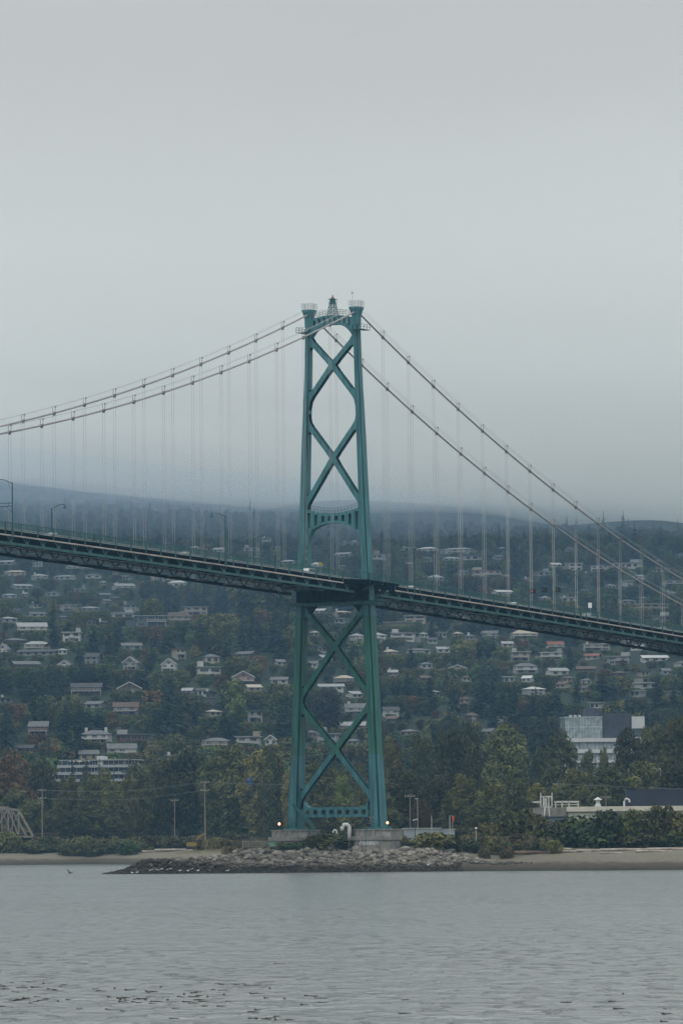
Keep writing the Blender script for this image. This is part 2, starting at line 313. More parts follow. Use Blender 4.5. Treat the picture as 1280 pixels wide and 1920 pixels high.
M_ASPH = mat('asphalt', (.05, .05, .05), .9); M_WHITE = mat('white_paint', (.72, .72, .70), .5, .08); M_GALV = mat('galvanised_steel', (.38, .39, .39), .45, .15)
M_GLASS = mat('dark_glass', (.02, .025, .03), .08, .1, spec=.6); M_BLACK = mat('black_rubber', (.015, .015, .016), .8)
bridge = thing('suspension_bridge', 'teal steel suspension bridge with lattice tower crossing the inlet under low cloud', 'bridge', (BO[0], BO[1], 0), AL)
def L(s, t, z): return Vector((s, -t, z))
def rail_z(s): return RA[0] * s * s + RA[1] * s + RA[2]
RA = np.polyfit([-135.3, -118.8, -102, -80.1, -52.6, -30.5, 14.1, 47, 79.9, 107.3, 134.7, 145.7], [66.4, 65.9, 65.4, 64.6, 63.7, 63.0, 61.3, 60.0, 58.6, 57.5, 56.3, 55.7], 2)
def deck_z(s): return rail_z(s) - 1.4
CM = np.polyfit([-11.2, -22.2, -44.1, -66.1, -88.1, -109.9, -132.2], [113.7, 110.4, 103.7, 97.8, 92.5, 87.8, 83.8], 2)
CS = np.polyfit([11.3, 22.2, 44.2, 66.1, 88, 110.2, 132, 153.7, 175.8], [112.9, 108.4, 99.8, 92.0, 84.7, 78.05, 72.15, 66.7, 62.2], 2)
def cable_z(s): return float(np.polyval(CM if s < 0 else CS, s))
S0, S1 = -176.0, 187.0
SS = [S0 + HS * .5 * i for i in range(int((S1 - S0) / (HS * .5)) + 1)]
def strip(mb, t0, t1, dz0, dz1, ss=SS, mi=0):
    for a, c in zip(ss[:-1], ss[1:]):
        za, zc = deck_z(a), deck_z(c)
        vs = [L(a, t0, za + dz0), L(a, t1, za + dz0), L(a, t1, za + dz1), L(a, t0, za + dz1), L(c, t0, zc + dz0), L(c, t1, zc + dz0), L(c, t1, zc + dz1), L(c, t0, zc + dz1)]
        mb.add(vs, [(0, 1, 5, 4), (3, 7, 6, 2), (0, 4, 7, 3), (1, 2, 6, 5)], mi)
    return mb
# deck: roadway, sidewalk edges, floor girders
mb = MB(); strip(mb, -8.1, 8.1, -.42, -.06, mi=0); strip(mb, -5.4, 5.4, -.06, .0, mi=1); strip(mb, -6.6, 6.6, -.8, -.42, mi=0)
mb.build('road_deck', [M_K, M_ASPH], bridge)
TT = 7.55
def truss(sign, rng):
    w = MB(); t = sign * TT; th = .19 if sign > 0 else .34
    strip(w, t - .22, t + .22, -2.62 if sign > 0 else -2.75, -2.16, rng, 0)                 # bottom chord
    strip(w, t - .16, t + .16, -1.02, -.80, rng, 1)                  # top chord under the sidewalk
    for a, c in zip(rng[:-1], rng[1:]):
        m = (a + c) / 2; k = round((m - S0) / (HS * .5)); h = (c - a) / 4
        for dx in ((-1.5, 1.5) if k % 2 or sign < 0 else (-1.3, 0, 1.3)):
            w.bar(L(m, t, deck_z(m) - 2.3), L(m + dx, t, deck_z(m + dx) - .9), .10, th, 0)
        w.add([L(m - .7, t + sign * .1, deck_z(m) - 2.2), L(m + .7, t + sign * .1, deck_z(m) - 2.2), L(m + .25, t + sign * .1, deck_z(m) - 1.78), L(m - .25, t + sign * .1, deck_z(m) - 1.78)], [(0, 1, 2, 3)], 0)
    return w.build('stiffening_truss', [M_D if sign > 0 else M_K, M_K], bridge)  # far truss near-black: its shaded inner side is put into the colour
RNG_M = [s for s in SS if s <= -2.5]; RNG_S = [s for s in SS if s >= 2.5]
for rg_ in (RNG_M, RNG_S):
    truss(1, rg_); truss(-1, rg_)
    # bottom laterals between the two trusses
    w = MB()
    for s in rg_[:-2:2]:
        z0, z1 = deck_z(s) - 2.4, deck_z(s + HS) - 2.4; zm = (z0 + z1) / 2
        w.bar(L(s, -TT, z0), L(s + HS, TT, z1), .4, .07); w.bar(L(s, TT, z0), L(s + HS, -TT, z1), .4, .07)
        w.bar(L(s, -TT, z0), L(s, TT, z0), .2, .1)
    w.build('lateral_bracing', mat('pale_steel', (.13, .135, .125), .6), bridge)
# conduit along the deck edge with couplings
def runs(t): return [[(s, t) for s in SS if s <= -6], [(s, t) for s in SS if s >= 6]]
for sg in (1, -1):
    w = MB()
    for r_ in runs(sg * 8.25):
        w.tube([L(s, t, deck_z(s) - 1.0) for s, t in r_], .16, 6)
    w.build('edge_conduit', M_PIPE, bridge)
# sidewalk railing bulges round the tower legs
def rail_t(s): return 8.2 + 3.2 * max(0, min(1, (9.5 - abs(s - .3)) / 2.5))
def railing(sign):
    w = MB(); N = 0; ss = [S0 + .55 * i for i in range(int((S1 - S0) / .55))]
    for a, c in zip(ss[:-1], ss[1:]):
        ta, tc_ = sign * rail_t(a), sign * rail_t(c); pa, pc = deck_z(a), deck_z(c)
        w.bar(L(a, ta, pa + 1.4), L(c, tc_, pc + 1.4), .12, .12)
        w.bar(L(a, ta, pa + .12), L(c, tc_, pc + .12), .06, .06)
        for k in range(4):
            f = k / 3 + .06; s = a + (c - a) * f; t = ta + (tc_ - ta) * f; z = pa + (pc - pa) * f
            if k > 2: continue
            w.add([L(s, t - .012, z + .1), L(s + .03, t + .012, z + .1), L(s + .03, t + .012, z + 1.36), L(s, t - .012, z + 1.36)], [(0, 1, 2, 3)])
    return w.build('railing', mat('rail_paint', (.022, .095, .092), .55, .2), bridge)
railing(1); railing(-1)
pm = MB(); pm.box(-.1, .1, -.1, .1, -.75, 1.5); pm.box(-.16, .16, -.16, .16, -.15, 0); pme = pm.mesh('railing_post', M_D)
for sign in (1, -1):
    for s in SS[1:-1]:
        if sign < 0 and not (-150 < s < 175): continue
        if len([1 for o in bridge.children if o.name.startswith('railing_post')]) >= 98: break
        link('railing_post', pme, bridge, L(s, sign * rail_t(s), deck_z(s)))
# beam barrier between traffic and sidewalk
for sg in (1, -1):
    w = MB(); t = sg * 5.55
    for a, c in zip(SS[:-1], SS[1:]):
        for h in (.45, .72):
            w.bar(L(a, t, deck_z(a) + h), L(c, t, deck_z(c) + h), .12, .13)
        for k in range(3):
            s = a + HS * .5 * k / 3; w.box(s - .08, s + .08, -t - .09, -t + .09, deck_z(s), deck_z(s) + .8)
    w.build('traffic_barrier', M_GALV, bridge)
# tower balconies carrying the sidewalk round each leg
for sg in (1, -1):
    w = MB(); n = 12; ss = [-9.6 + 19.8 * i / n for i in range(n + 1)]
    for a, c in zip(ss[:-1], ss[1:]):
        for q, dz in ((0, 0),):
            vs = [L(a, sg * 7.9, deck_z(a) - .45), L(a, sg * (rail_t(a) + .15), deck_z(a) - .45), L(c, sg * (rail_t(c) + .15), deck_z(c) - .45), L(c, sg * 7.9, deck_z(c) - .45)]
            vs2 = [v + Vector((0, 0, .42)) for v in vs]; w.add(vs + vs2, [(0, 1, 2, 3), (7, 6, 5, 4), (1, 5, 6, 2), (0, 4, 5, 1), (2, 6, 7, 3)])
    for s in (-6, -3, 3.2, 6.2): w.add([L(s, sg * 7.6, deck_z(s) - 1.7), L(s, sg * 11, deck_z(s) - .6), L(s, sg * 7.6, deck_z(s) - .5)], [(0, 1, 2)]); w.bar(L(s, sg * 7.6, deck_z(s) - 1.6), L(s, sg * 11, deck_z(s) - .55), .25, .25)
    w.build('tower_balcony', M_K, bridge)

# ---------------------------------------------------------------- tower
LZ = [8.85, 26, 37, 55, 64, 80, 91, 105, 116.6]; LT = [10.0, 9.33, 8.9, 8.1, 7.72, 7.02, 6.62, 6.03, 5.72]; LWD = [4.65, 3.68, 3.52, 3.32, 3.0, 2.75, 2.58, 2.12, 1.95]
def leg_t(z): return float(np.interp(z, LZ, LT))
def leg_w(z): W = float(np.interp(z, LZ, LWD)); return .54 * W, .80 * W
def leg_in(z): return leg_t(z) - leg_w(z)[0] / 2
def leg(sign):
    w = MB(); zs = list(np.linspace(9.25, 116.6, 46)); ring = []
    for z in zs:
        a, d = leg_w(z); a /= 2; d /= 2; g = .26 * a; t = sign * leg_t(z)
        pl = []
        for sx, sy in ((-1, 1), (1, 1), (1, -1), (-1, -1)):
            tri = [(sx * d, sy * (a - g)), (sx * (d - 2.3 * g), sy * (a - 2.3 * g)), (sx * (d - g), sy * a)]
            pl += tri if (sx, sy) in ((-1, 1), (1, -1)) else tri[::-1]
        ring.append([L(p, t + q, z) for p, q in pl])
    vs = [p for r_ in ring for p in r_]; n = 12
    fs = [(i * n + k, i * n + (k + 1) % n, (i + 1) * n + (k + 1) % n, (i + 1) * n + k) for i in range(len(zs) - 1) for k in range(n)] + [tuple(range(n))[::-1]]
    w.add(vs, fs)
    lg = w.build('tower_leg', M_T, bridge)
    # splice plates
    rp_ = MB(); zz = np.linspace(10, 112, 30); rp_.tube([L(-leg_w(z)[1] / 2 - .09, sign * leg_t(z) - sign * leg_w(z)[0] * .12, z) for z in zz], .05, 6); rp_.build('riser_pipe', mat('pipe_teal', (.13, .20, .20), .5) if sign < 0 else M_T, lg)
    for z in (20, 33, 44, 72, 84, 98, 108):
        sp = MB()
        a, d = leg_w(z); t = sign * leg_t(z); sp.box(-d / 2 - .03, -d / 2 + .01, -t - a * .31, -t + a * .31, z - .35, z + .35)
        sp.build('splice_plate', M_T, lg); sp = MB()
        sp.box(-d * .16, d * .16, *sorted((-t - sign * (a / 2 - .01), -t - sign * (a / 2 + .03))), z - .35, z + .35)
        sp.build('splice_plate', M_T, lg)
    ft = MB(); a, d = leg_w(8.85); t = sign * leg_t(8.85)
    ft.box(-d / 2 - .5, d / 2 + .5, -t - a / 2 - .5, -t + a / 2 + .5, 8.85, 9.25)
    for k in range(-1, 2):
        for s in (-1, 1): ft.add([L(s * (d / 2), t + k * a * .3, 9.25), L(s * (d / 2 + .5), t + k * a * .3, 9.25), L(s * (d / 2 - .05), t + k * a * .3, 10.7)], [(0, 1, 2)])
    ft.build('base_plate', M_T, lg)
    # saddle housing flaring out under the top platform
    sh = MB(); t = sign * leg_t(117)
    for z0, z1, h0, h1 in ((114.6, 116.6, .66, .72), (116.6, 117.9, .72, 1.02), (117.9, 118.4, 1.1, 1.1)):
        k0, k1 = h0 * 1.15, h1 * 1.15
        vs = [L(-k0, t - h0, z0), L(k0, t - h0, z0), L(k0, t + h0, z0), L(-k0, t + h0, z0), L(-k1, t - h1, z1), L(k1, t - h1, z1), L(k1, t + h1, z1), L(-k1, t + h1, z1)]
        sh.add(vs, [(0, 3, 2, 1), (4, 5, 6, 7), (0, 1, 5, 4), (1, 2, 6, 5), (2, 3, 7, 6), (3, 0, 4, 7)])
    sho = sh.build('saddle_housing', M_T, bridge)
    gr = MB(); h = 1.12; kx = 1.28
    cs = [(-kx, t - h), (kx, t - h), (kx, t + h), (-kx, t + h)]
    for i in range(4):
        (a0, b0), (a1, b1) = cs[i], cs[(i + 1) % 4]
        for hh in (.45, .85, 1.25): gr.bar(L(a0, b0, 118.4 + hh), L(a1, b1, 118.4 + hh), .06, .06)
        for q in (0, .33, .66): gr.bar(L(a0 + (a1 - a0) * q, b0 + (b1 - b0) * q, 118.35), L(a0 + (a1 - a0) * q, b0 + (b1 - b0) * q, 119.7), .07, .07)
    gr.build('guard_rail', M_GALV, sho)
    # inspection balcony below the housing
    ib = MB(); z = 113.6; to = t + sign * 1.55
    ib.box(-1.9, 1.9, *sorted((-(t + sign * .8), -(to + sign * .6))), z - .12, z)
    ib.box(-1.9, -1.0, *sorted((-(t - sign * .9), -(t + sign * .8))), z - .12, z)
    for hh in (.5, 1.0):
        ib.bar(L(-1.9, to + sign * .6, z + hh), L(1.9, to + sign * .6, z + hh), .06, .06); ib.bar(L(-1.9, t, z + hh), L(-1.9, to + sign * .6, z + hh), .06, .06)
    for s in (-1.9, -.6, .6, 1.9): ib.bar(L(s, to + sign * .6, z), L(s, to + sign * .6, z + 1.05), .07, .07)
    ib.build('inspection_balcony', M_D, bridge)
    return lg
leg(1); legl = leg(-1)
# whip aerial on the right cap
MB().tube([L(.2, 4.7, 118.4), L(.2, 4.7, 121.6)], .04, 5).box(.0, .4, -4.75, -4.5, 121.3, 121.6).build('aerial', M_GALV, bridge)

DEP = 1.35                                                         # depth of bracing along the bridge axis
def member(w, p, q, wd=1.02):
    "box brace from (t,z) to (t,z): two face plates, recessed web, lacing"
    (t0, z0), (t1, z1) = p, q; l = math.hypot(t1 - t0, z1 - z0); ux, uz = (t1 - t0) / l, (z1 - z0) / l; nx_, nz_ = -uz, ux
    def slab(s0, s1, h, mi):
        cr = [(t0 + nx_ * h, z0 + nz_ * h), (t0 - nx_ * h, z0 - nz_ * h), (t1 - nx_ * h, z1 - nz_ * h), (t1 + nx_ * h, z1 + nz_ * h)]
        w.prism(cr, lambda c: L(s0, c[0], c[1]), lambda c: L(s1, c[0], c[1]), mi)
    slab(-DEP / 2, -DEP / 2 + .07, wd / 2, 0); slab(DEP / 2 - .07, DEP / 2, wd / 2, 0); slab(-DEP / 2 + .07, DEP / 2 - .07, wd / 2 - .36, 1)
    n = int(l / .9)
    for k in range(n):
        for h in (wd / 2 - .1, -wd / 2 + .1):
            a = (k + .1) / n * l; b = (k + .9) / n * l
            w.bar(L(-DEP / 2 + .1, t0 + ux * a + nx_ * h, z0 + uz * a + nz_ * h), L(DEP / 2 - .1, t0 + ux * b + nx_ * h, z0 + uz * b + nz_ * h), .1, .05, 1)
def plate(w, poly, dep=DEP):
    "gusset outline on both faces with a web between"
    cx_ = sum(p[0] for p in poly) / len(poly); cz_ = sum(p[1] for p in poly) / len(poly)
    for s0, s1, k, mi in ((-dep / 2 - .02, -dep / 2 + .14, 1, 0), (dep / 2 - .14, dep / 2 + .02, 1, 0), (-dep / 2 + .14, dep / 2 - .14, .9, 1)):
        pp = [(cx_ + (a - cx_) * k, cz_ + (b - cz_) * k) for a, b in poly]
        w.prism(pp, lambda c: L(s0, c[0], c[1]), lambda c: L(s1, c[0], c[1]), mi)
def ngon(c, rt_, rz_, n=12, ph=0): return [(c[0] + rt_ * math.cos(ph + 2 * math.pi * k / n), c[1] + rz_ * math.sin(ph + 2 * math.pi * k / n)) for k in range(n)]
def crossing(w, c, ta, za, tb, zb, wd=1.02):
    "smooth node plate where the two braces cross: a star with hollowed flanks"
    pts = []; l = math.hypot(tb, zb - c[1]); r_ = 1.9
    for (dx, dz) in ((ta, za - c[1]), (-ta, za - c[1]), (-tb, zb - c[1]), (tb, zb - c[1])):
        l = math.hypot(dx, dz); ux, uz = dx / l, dz / l; nx_, nz_ = -uz, ux
        pts += [(c[0] + ux * r_ - nx_ * wd * .5, c[1] + uz * r_ - nz_ * wd * .5), (c[0] + ux * r_ + nx_ * wd * .5, c[1] + uz * r_ + nz_ * wd * .5)]
    out = []
    for i in range(0, 8, 2):
        a, b_ = pts[i], pts[i + 1]; nx1 = pts[(i + 2) % 8]; out += [a, b_]
        m = ((b_[0] + nx1[0]) / 2, (b_[1] + nx1[1]) / 2); out.append((m[0] + (c[0] - m[0]) * .52, m[1] + (c[1] - m[1]) * .52))
    plate(w, out)
def xbrace(zt, zc, zb, name='cross_brace'):
    w = MB(); c = (0, zc); ta, tb = leg_in(zt) + .1, leg_in(zb) + .1
    for sg in (1, -1):
        member(w, (sg * ta, zt), c); member(w, c, (sg * tb, zb))
    crossing(w, c, ta, zt, tb, zb)
    for sg in (1, -1):
        for (t_, z_, dz) in ((ta, zt, 1), (tb, zb, -1)):
            # filleted gusset hugging the leg, running on past the brace end
            k = (zc - z_) / t_
            o = [(sg * (leg_in(z_ - dz * 2.3) + .05), z_ - dz * 2.3), (sg * (t_ - .25), z_ - dz * (abs(k) * .25 + 1.15)), (sg * (t_ - .9), z_ - dz * (abs(k) * .9 + .85)), (sg * (t_ - .9), z_ + dz * (-abs(k) * .9 + .85)), (sg * (t_ - .42), z_ + dz * (-abs(k) * .42 + 1.0)), (sg * (t_ - .25), z_ + dz * 1.3), (sg * (leg_in(z_ + dz * 2.6) + .05), z_ + dz * 2.6)]
            plate(w, o)
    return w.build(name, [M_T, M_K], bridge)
xbrace(111.9, 106.4, 99.4); xbrace(94.1, 86.8, 77.4); xbrace(55.0, 47.2, 37.0); xbrace(34.6, 25.5, 15.4)

def slotted(t0, t1, ztop, zbot, slot, N=150, dep=1.5):
    w = MB(); tt = np.linspace(t0, t1, N + 1); sl = [slot((a + b) / 2) for a, b in zip(tt[:-1], tt[1:])]
    def cell(a, b, zb0, zb1, zt0, zt1, l_, r_):
        vs = [L(s, t, z) for s in (-dep / 2, dep / 2) for t, z in ((a, zb0), (b, zb1), (b, zt1), (a, zt0))]
        fs = [(0, 1, 2, 3), (7, 6, 5, 4)] + ([(0, 4, 5, 1)] if l_ else []) + ([(3, 2, 6, 7)] if r_ else [])
        w.add(vs, fs)
    for i, (a, b) in enumerate(zip(tt[:-1], tt[1:])):
        s = sl[i]                                         # hollow box: flanges on the outer edges only, so the slots look into the dark
        if s is None: cell(a, b, zbot(a), zbot(b), ztop(a), ztop(b), 1, 1)
        else: cell(a, b, zbot(a), zbot(b), s[0], s[0], 1, 0); cell(a, b, s[1], s[1], ztop(a), ztop(b), 0, 1)
    # diaphragm behind the openings leaves the upper half open
    return w
def slots(t, n, half, wd, lo, hi, oval=False):
    pitch = 2 * half / (n - 1) if n > 1 else 1; k = round((t + half) / pitch); c = -half + k * pitch
    if not 0 <= k < n or abs(t - c) > wd / 2: return None
    a, b = lo(c), hi(c)
    if oval:
        q = min(1, (wd / 2 - abs(t - c)) / (wd * .28)); s = (b - a) / 2 * math.sqrt(max(.12, 1 - (1 - q) ** 2)); return (a + b) / 2 - s, (a + b) / 2 + s
    return a, b
# top portal: arched head with upright slots
zt_ = lambda t: 116.95 - .028 * t * t; zb_ = lambda t: 114.9 - 2.5 * (abs(t) / 5.0) ** 3.2
tp = slotted(-5.05, 5.05, zt_, zb_, lambda t: slots(t, 8, 4.15, .52, lambda c: zb_(c) * .28 + zt_(c) * .72 - .95, lambda c: zt_(c) - .42), 150, 1.28).build('top_portal', M_T, bridge)
w = MB()
for s in (-.75, .75):
    for h in (.45, .85, 1.25):
        w.tube([L(s, t, zt_(t) + h) for t in np.linspace(-4.2, 4.2, 12)], .035, 5)
    for t in np.linspace(-4.2, 4.2, 13): w.bar(L(s, t, zt_(t) - .05), L(s, t, zt_(t) + 1.3), .06, .06)
w.build('portal_rail', M_GALV, tp)
# beacon lattice on the portal
w = MB(); zb0 = 116.95
for a in (-1, 1):
    for b_ in (-1, 1):
        w.bar(L(a * .85, b_ * .95, zb0 - .05), L(a * .3, b_ * .36, 120.35), .11, .11)
    for k in range(4):
        f0, f1 = k / 4, (k + 1) / 4; h0, h1 = zb0 + 3.4 * f0, zb0 + 3.4 * f1; x0, x1 = .95 - .59 * f0, .95 - .59 * f1; y0, y1 = .85 - .55 * f0, .85 - .55 * f1
        for g_ in (1, -1):
            w.bar(L(a * y0, -x0 * g_, h0), L(a * y1, x1 * g_, h1), .07, .07); w.bar(L(y0 * g_, a * x0, h0), L(-y1 * g_, a * x1, h1), .07, .07)
        w.bar(L(a * y1, -x1, h1), L(a * y1, x1, h1), .07, .07); w.bar(L(-y1, a * x1, h1), L(y1, a * x1, h1), .07, .07)
w.box(-.45, .45, -.42, .42, 119.3, 120.3); w.box(-.85, .85, -.62, .62, 120.3, 120.42); w.box(-.3, .3, -.28, .28, 120.42, 120.7)
for s in (-.7, .7):
    for t in (-.58, .58): w.bar(L(s, t, 119.2), L(s, t, 120.4), .05, .05)
bt = w.build('beacon_tower', M_T, bridge)
MB().tube([L(0, 0, 120.7), L(0, 0, 120.85), L(0, 0, 121.15), L(0, 0, 121.3)], [.17, .17, .15, .05], 10).build('beacon_lamp', mat('red_lens', (.45, .06, .03), .3), bt)
# middle portal above the roadway
zt2 = lambda t: 75.15 + .026 * t * t; zb2 = lambda t: 73.0 - 2.1 * (abs(t) / 6.2) ** 2.6
mp_ = slotted(-6.45, 6.45, zt2, zb2, lambda t: slots(t, 8, 5.75, .72, lambda c: zb2(c) + .62 - .55 * (abs(c) / 6) ** 2, lambda c: zt2(c) - .62)).build('middle_portal', M_T, bridge)
w = MB()
for h in (.5, 1.05): w.tube([L(-.7, t, zt2(t) + h) for t in np.linspace(-6.1, 6.1, 16)], .035, 5)
for t in np.linspace(-6.1, 6.1, 16): w.bar(L(-.7, t, zt2(t) - .05), L(-.7, t, zt2(t) + 1.1), .06, .06)
w.build('portal_rail', M_D, mp_)
# haunches: slotted webs running down inside each leg to the deck
for sg in (-1,):
    w = MB(); zs = np.linspace(63, 72.2, 47)
    def inn(z): return leg_in(z)
    def wid(z): return .62 + 1.2 * max(0, (z - 68.6) / 3.6) ** 2.2
    for a, c in zip(zs[:-1], zs[1:]):
        hole = any(abs((a + c) / 2 - h) < .5 for h in (65.1, 66.6, 68.1))
        for (f0, f1) in (((0, .25), (.8, 1)) if hole else ((0, 1),)):
            ta0, ta1 = inn(a) + .1 - (wid(a) + .1) * f0, inn(a) + .1 - (wid(a) + .1) * f1; tc0, tc1 = inn(c) + .1 - (wid(c) + .1) * f0, inn(c) + .1 - (wid(c) + .1) * f1
            vs = [L(s, sg * t, z) for s in (-.75, .75) for t, z in ((ta0, a), (ta1, a), (tc1, c), (tc0, c))]
            w.add(vs, [(0, 1, 2, 3), (7, 6, 5, 4), (1, 5, 6, 2), (0, 3, 7, 4), (0, 4, 5, 1), (3, 2, 6, 7)])
    w.build('portal_haunch', M_T, bridge)
# cross girder under the deck
w = MB(); zg0, zg1 = 55.75, 58.9
w.box(-1.5, 1.5, -8.6, 8.6, zg0 + .35, zg1, 1); w.box(-1.9, 1.9, -9.8, 9.8, zg0, zg0 + .35, 0)
for t in np.linspace(-6, 6, 9): w.box(-1.7, 1.7, t - .08, t + .08, zg0 + .35, zg1, 1)
w.tube([L(-2.0, -11.8, zg0 + .5), L(-2.0, 10.2, zg0 + .5)], .22, 8, 0)
for sg in (1, -1):
    w.add([L(s, sg * t, z) for s in (-.7, .7) for t, z in ((6.2, zg0), (4.6, zg0), (6.1, zg0 - 1.7))], [(0, 1, 2), (5, 4, 3), (1, 4, 5, 2)], 1)
w.build('cross_girder', [M_D, M_K], bridge)
# service platforms at the ends of the girder
for sg in (1, -1):
    w = MB(); z = 56.6; t0, t1 = sg * 9.3, sg * 12.6
    w.box(-2.2, 1.2, *sorted((-t0, -t1)), z - .15, z)
    for h in (.55, 1.1):
        w.bar(L(-2.2, t0, z + h), L(-2.2, t1, z + h), .07, .07); w.bar(L(-2.2, t1, z + h), L(1.2, t1, z + h), .07, .07)
    for t in np.linspace(t0, t1, 4): w.bar(L(-2.2, t, z), L(-2.2, t, z + 1.15), .08, .08)
    w.tube([L(-1.5, t1 + sg * .2, z - .4), L(-1.5, t0, z - .2)], .12, 6)
    if sg < 0:
        w.bar(L(-1.6, t1, z), L(-1.6, t1, z + 2.6), .1, .1); w.box(-2, -1.3, -t1 - .25, -t1 + .25, z + .9, z + 1.6)
    po = w.build('service_platform', M_D, bridge)
for s, t in ((3.2, 8.9), (6.4, 8.9)):
    MB().blob((0, 0, 0), (.22, .22, .22), 8, 6).build('globe_lamp', M_WHITE, bridge, L(s, t, 58.9 - s * .02))
# bottom strut with oval lightening holes
slotted(-7.75, 7.75, lambda t: 13.5 + max(0, abs(t) - 6.3) ** 2 * .55, lambda t: 11.4 - max(0, abs(t) - 7.1) * .1, lambda t: slots(t, 8, 6.85, 1.12, lambda c: 11.95, lambda c: 12.95, True), 220, 1.4).build('bottom_strut', M_T, bridge)
# stair flights from the pier up to the left leg and beside the right leg
w = MB(); w.bar(L(-2.6, -9.3, 14.2), L(-2.6, -3.9, 9.0), .22, .5); w.bar(L(-3.2, -9.3, 15.2), L(-3.2, -3.9, 10.0), .08, .08); w.bar(L(-3.2, -3.9, 10.0), L(-3.2, -3.9, 5.4), .14, .14); w.bar(L(-2.6, -3.9, 9.0), L(-2.6, -3.9, 5.4), .14, .14)
for k in range(5): f = k / 5; w.bar(L(-3.2, -9.3 + 5.4 * f, 14.2 - 5.2 * f), L(-3.2, -9.3 + 5.4 * f, 15.2 - 5.2 * f), .06, .06)
w.build('access_stair', M_D, bridge)
MB().bar(L(2.2, 7.6, 13.4), L(2.2, 3.4, 8.2), .16, .4).build('access_stair', M_D, bridge)

# ---------------------------------------------------------------- cables and hangers
hg = {}
for sg in (1, -1):
    w = MB(); ss = list(np.linspace(S0, -.2, 60)) + list(np.linspace(.2, 184, 62))
    w.tube([L(s, sg * CT, cable_z(s)) for s in ss], .19, 8); co = w.build('main_cable', M_CABLE, bridge, smooth=True)
    r_ = MB()
    for dt in (-.28, .28):
        r_.tube([L(s, sg * CT + dt, cable_z(s) + 1.25 - (.9 if abs(s) < .1 else 0)) for s in ss if abs(s) > 1.5 and s < 0], .03, 4); r_.tube([L(s, sg * CT + dt, cable_z(s) + 1.25) for s in ss if s > 1.5], .03, 4)
    r_.build('hand_rope', M_GALV, co)
    for i in range(-16, 17):
        if i == 0: continue
        s = i * HS + (.2 if i > 0 else -.1)
        if i == 1 and False: continue
        z = cable_z(s); sl = math.atan2(cable_z(s + 1) - cable_z(s - 1), 2)
        c = MB(); dx = math.cos(sl) * .38; dz = math.sin(sl) * .38
        c.tube([L(s - dx, sg * CT, z - dz), L(s + dx, sg * CT, z + dz)], .27, 8); c.box(s - .2, s + .2, -sg * CT - .2, -sg * CT + .2, z - .48, z - .2)
        for dt in (-.28, .28): c.bar(L(s, sg * CT + dt, z), L(s, sg * CT + dt, z + 1.35), .07, .07)
        c.box(s - .12, s + .12, -sg * CT - .42, -sg * CT - .22, z + 1.05, z + 1.35)
        c.build('cable_clamp', M_D if False else mat('clamp_steel', (.17, .17, .17), .5), co)
        zb = deck_z(s) - 1.5
        if z - zb > 1.5:
            h = MB()
            for ds in (-.42, .42): h.tube([L(s + ds, sg * CT, z - .3), L(s + ds, sg * CT, zb)], .028, 5)
            h.build('hanger_rope_pair', M_ROPE, bridge)

# ---------------------------------------------------------------- piers
BM = bridge.matrix_basis.copy(); BM = Matrix.Translation((BO[0], BO[1], 0)) @ Matrix.Rotation(AL, 4, 'Z')
def W(s, t, z): return BM @ L(s, t, z)
def octa(h, c): return [(-h, -h + c), (-h + c, -h), (h - c, -h), (h, -h + c), (h, h - c), (h - c, h), (-h + c, h), (-h, h - c)]
for sg, lab, gcols in ((-1, 'stepped octagonal concrete pier under the left tower leg, green and red graffiti at its foot', ((-3.0, (.20, .42, .30)), (.9, (.42, .10, .10)), (2.2, (.12, .18, .38)))), (1, 'stepped octagonal concrete pier under the right tower leg, pale lettered graffiti at its foot', ((-1.2, (.5, .52, .52)), (.4, (.5, .52, .52)), (1.6, (.46, .5, .52))))):
    p = W(0, sg * 10.05, 0); pr = thing('concrete_pier', lab, 'bridge pier', (p.x, p.y, 5.0), AL)
    w = MB()
    def tier(h0, c0, z0, h1, c1, z1, mi=0): 
        a, b_ = octa(h0, c0), octa(h1, c1); n = 8
        w.add([(x, y, z0) for x, y in a] + [(x, y, z1) for x, y in b_], [(i, (i + 1) % n, (i + 1) % n + n, i + n) for i in range(n)] + [tuple(range(n, 2 * n))], mi)
    tier(4.75, 1.6, -1.5, 4.65, 1.6, 1.55); tier(4.85, 1.6, 1.55, 4.85, 1.6, 2.35); tier(4.3, 1.5, 2.35, 4.2, 1.5, 3.6); tier(4.4, 1.5, 3.6, 4.4, 1.5, 3.85)
    w.build('footing', M_CONC, pr)
    for x in list(np.linspace(-2.6, 2.6, 5)) * 2:
        rb = MB(); fr_ = len([q for q in pr.children if q.name.startswith('pilaster')]) < 5
        if fr_: rb.box(-4.42, -4.18, x - .11, x + .11, 2.352, 3.598)
        else: rb.box(x - .11, x + .11, -4.42, -4.18, 2.352, 3.598)
        rb.build('pilaster', mat('pale_concrete', (.25, .24, .22), .9), pr)
    for gi, (gt, gc) in enumerate(gcols):
        gfx = MB(); rg = random.Random(gi + (7 if sg > 0 else 0))
        for k in range(4):
            y0 = -gt + k * .42 - .8; x = -4.75
            pts = [(x, y0 + rg.uniform(-.1, .3), .35 + rg.uniform(0, .2)), (x, y0 + rg.uniform(.0, .4), .8), (x, y0 + rg.uniform(-.1, .3), 1.25 + rg.uniform(0, .15))]
            for a, b_ in zip(pts[:-1], pts[1:]): gfx.bar(a, b_, .16, .16, upv=(1, 0, 0))
            gfx.bar((x, y0, .8), (x, y0 + .35, .8 + rg.uniform(-.3, .3)), .13, .13, upv=(1, 0, 0))
        gfx.build('graffiti', mat('graffiti_%d_%d' % (sg, gi) if not (sg > 0) else 'graffiti_white', gc, .7), pr)
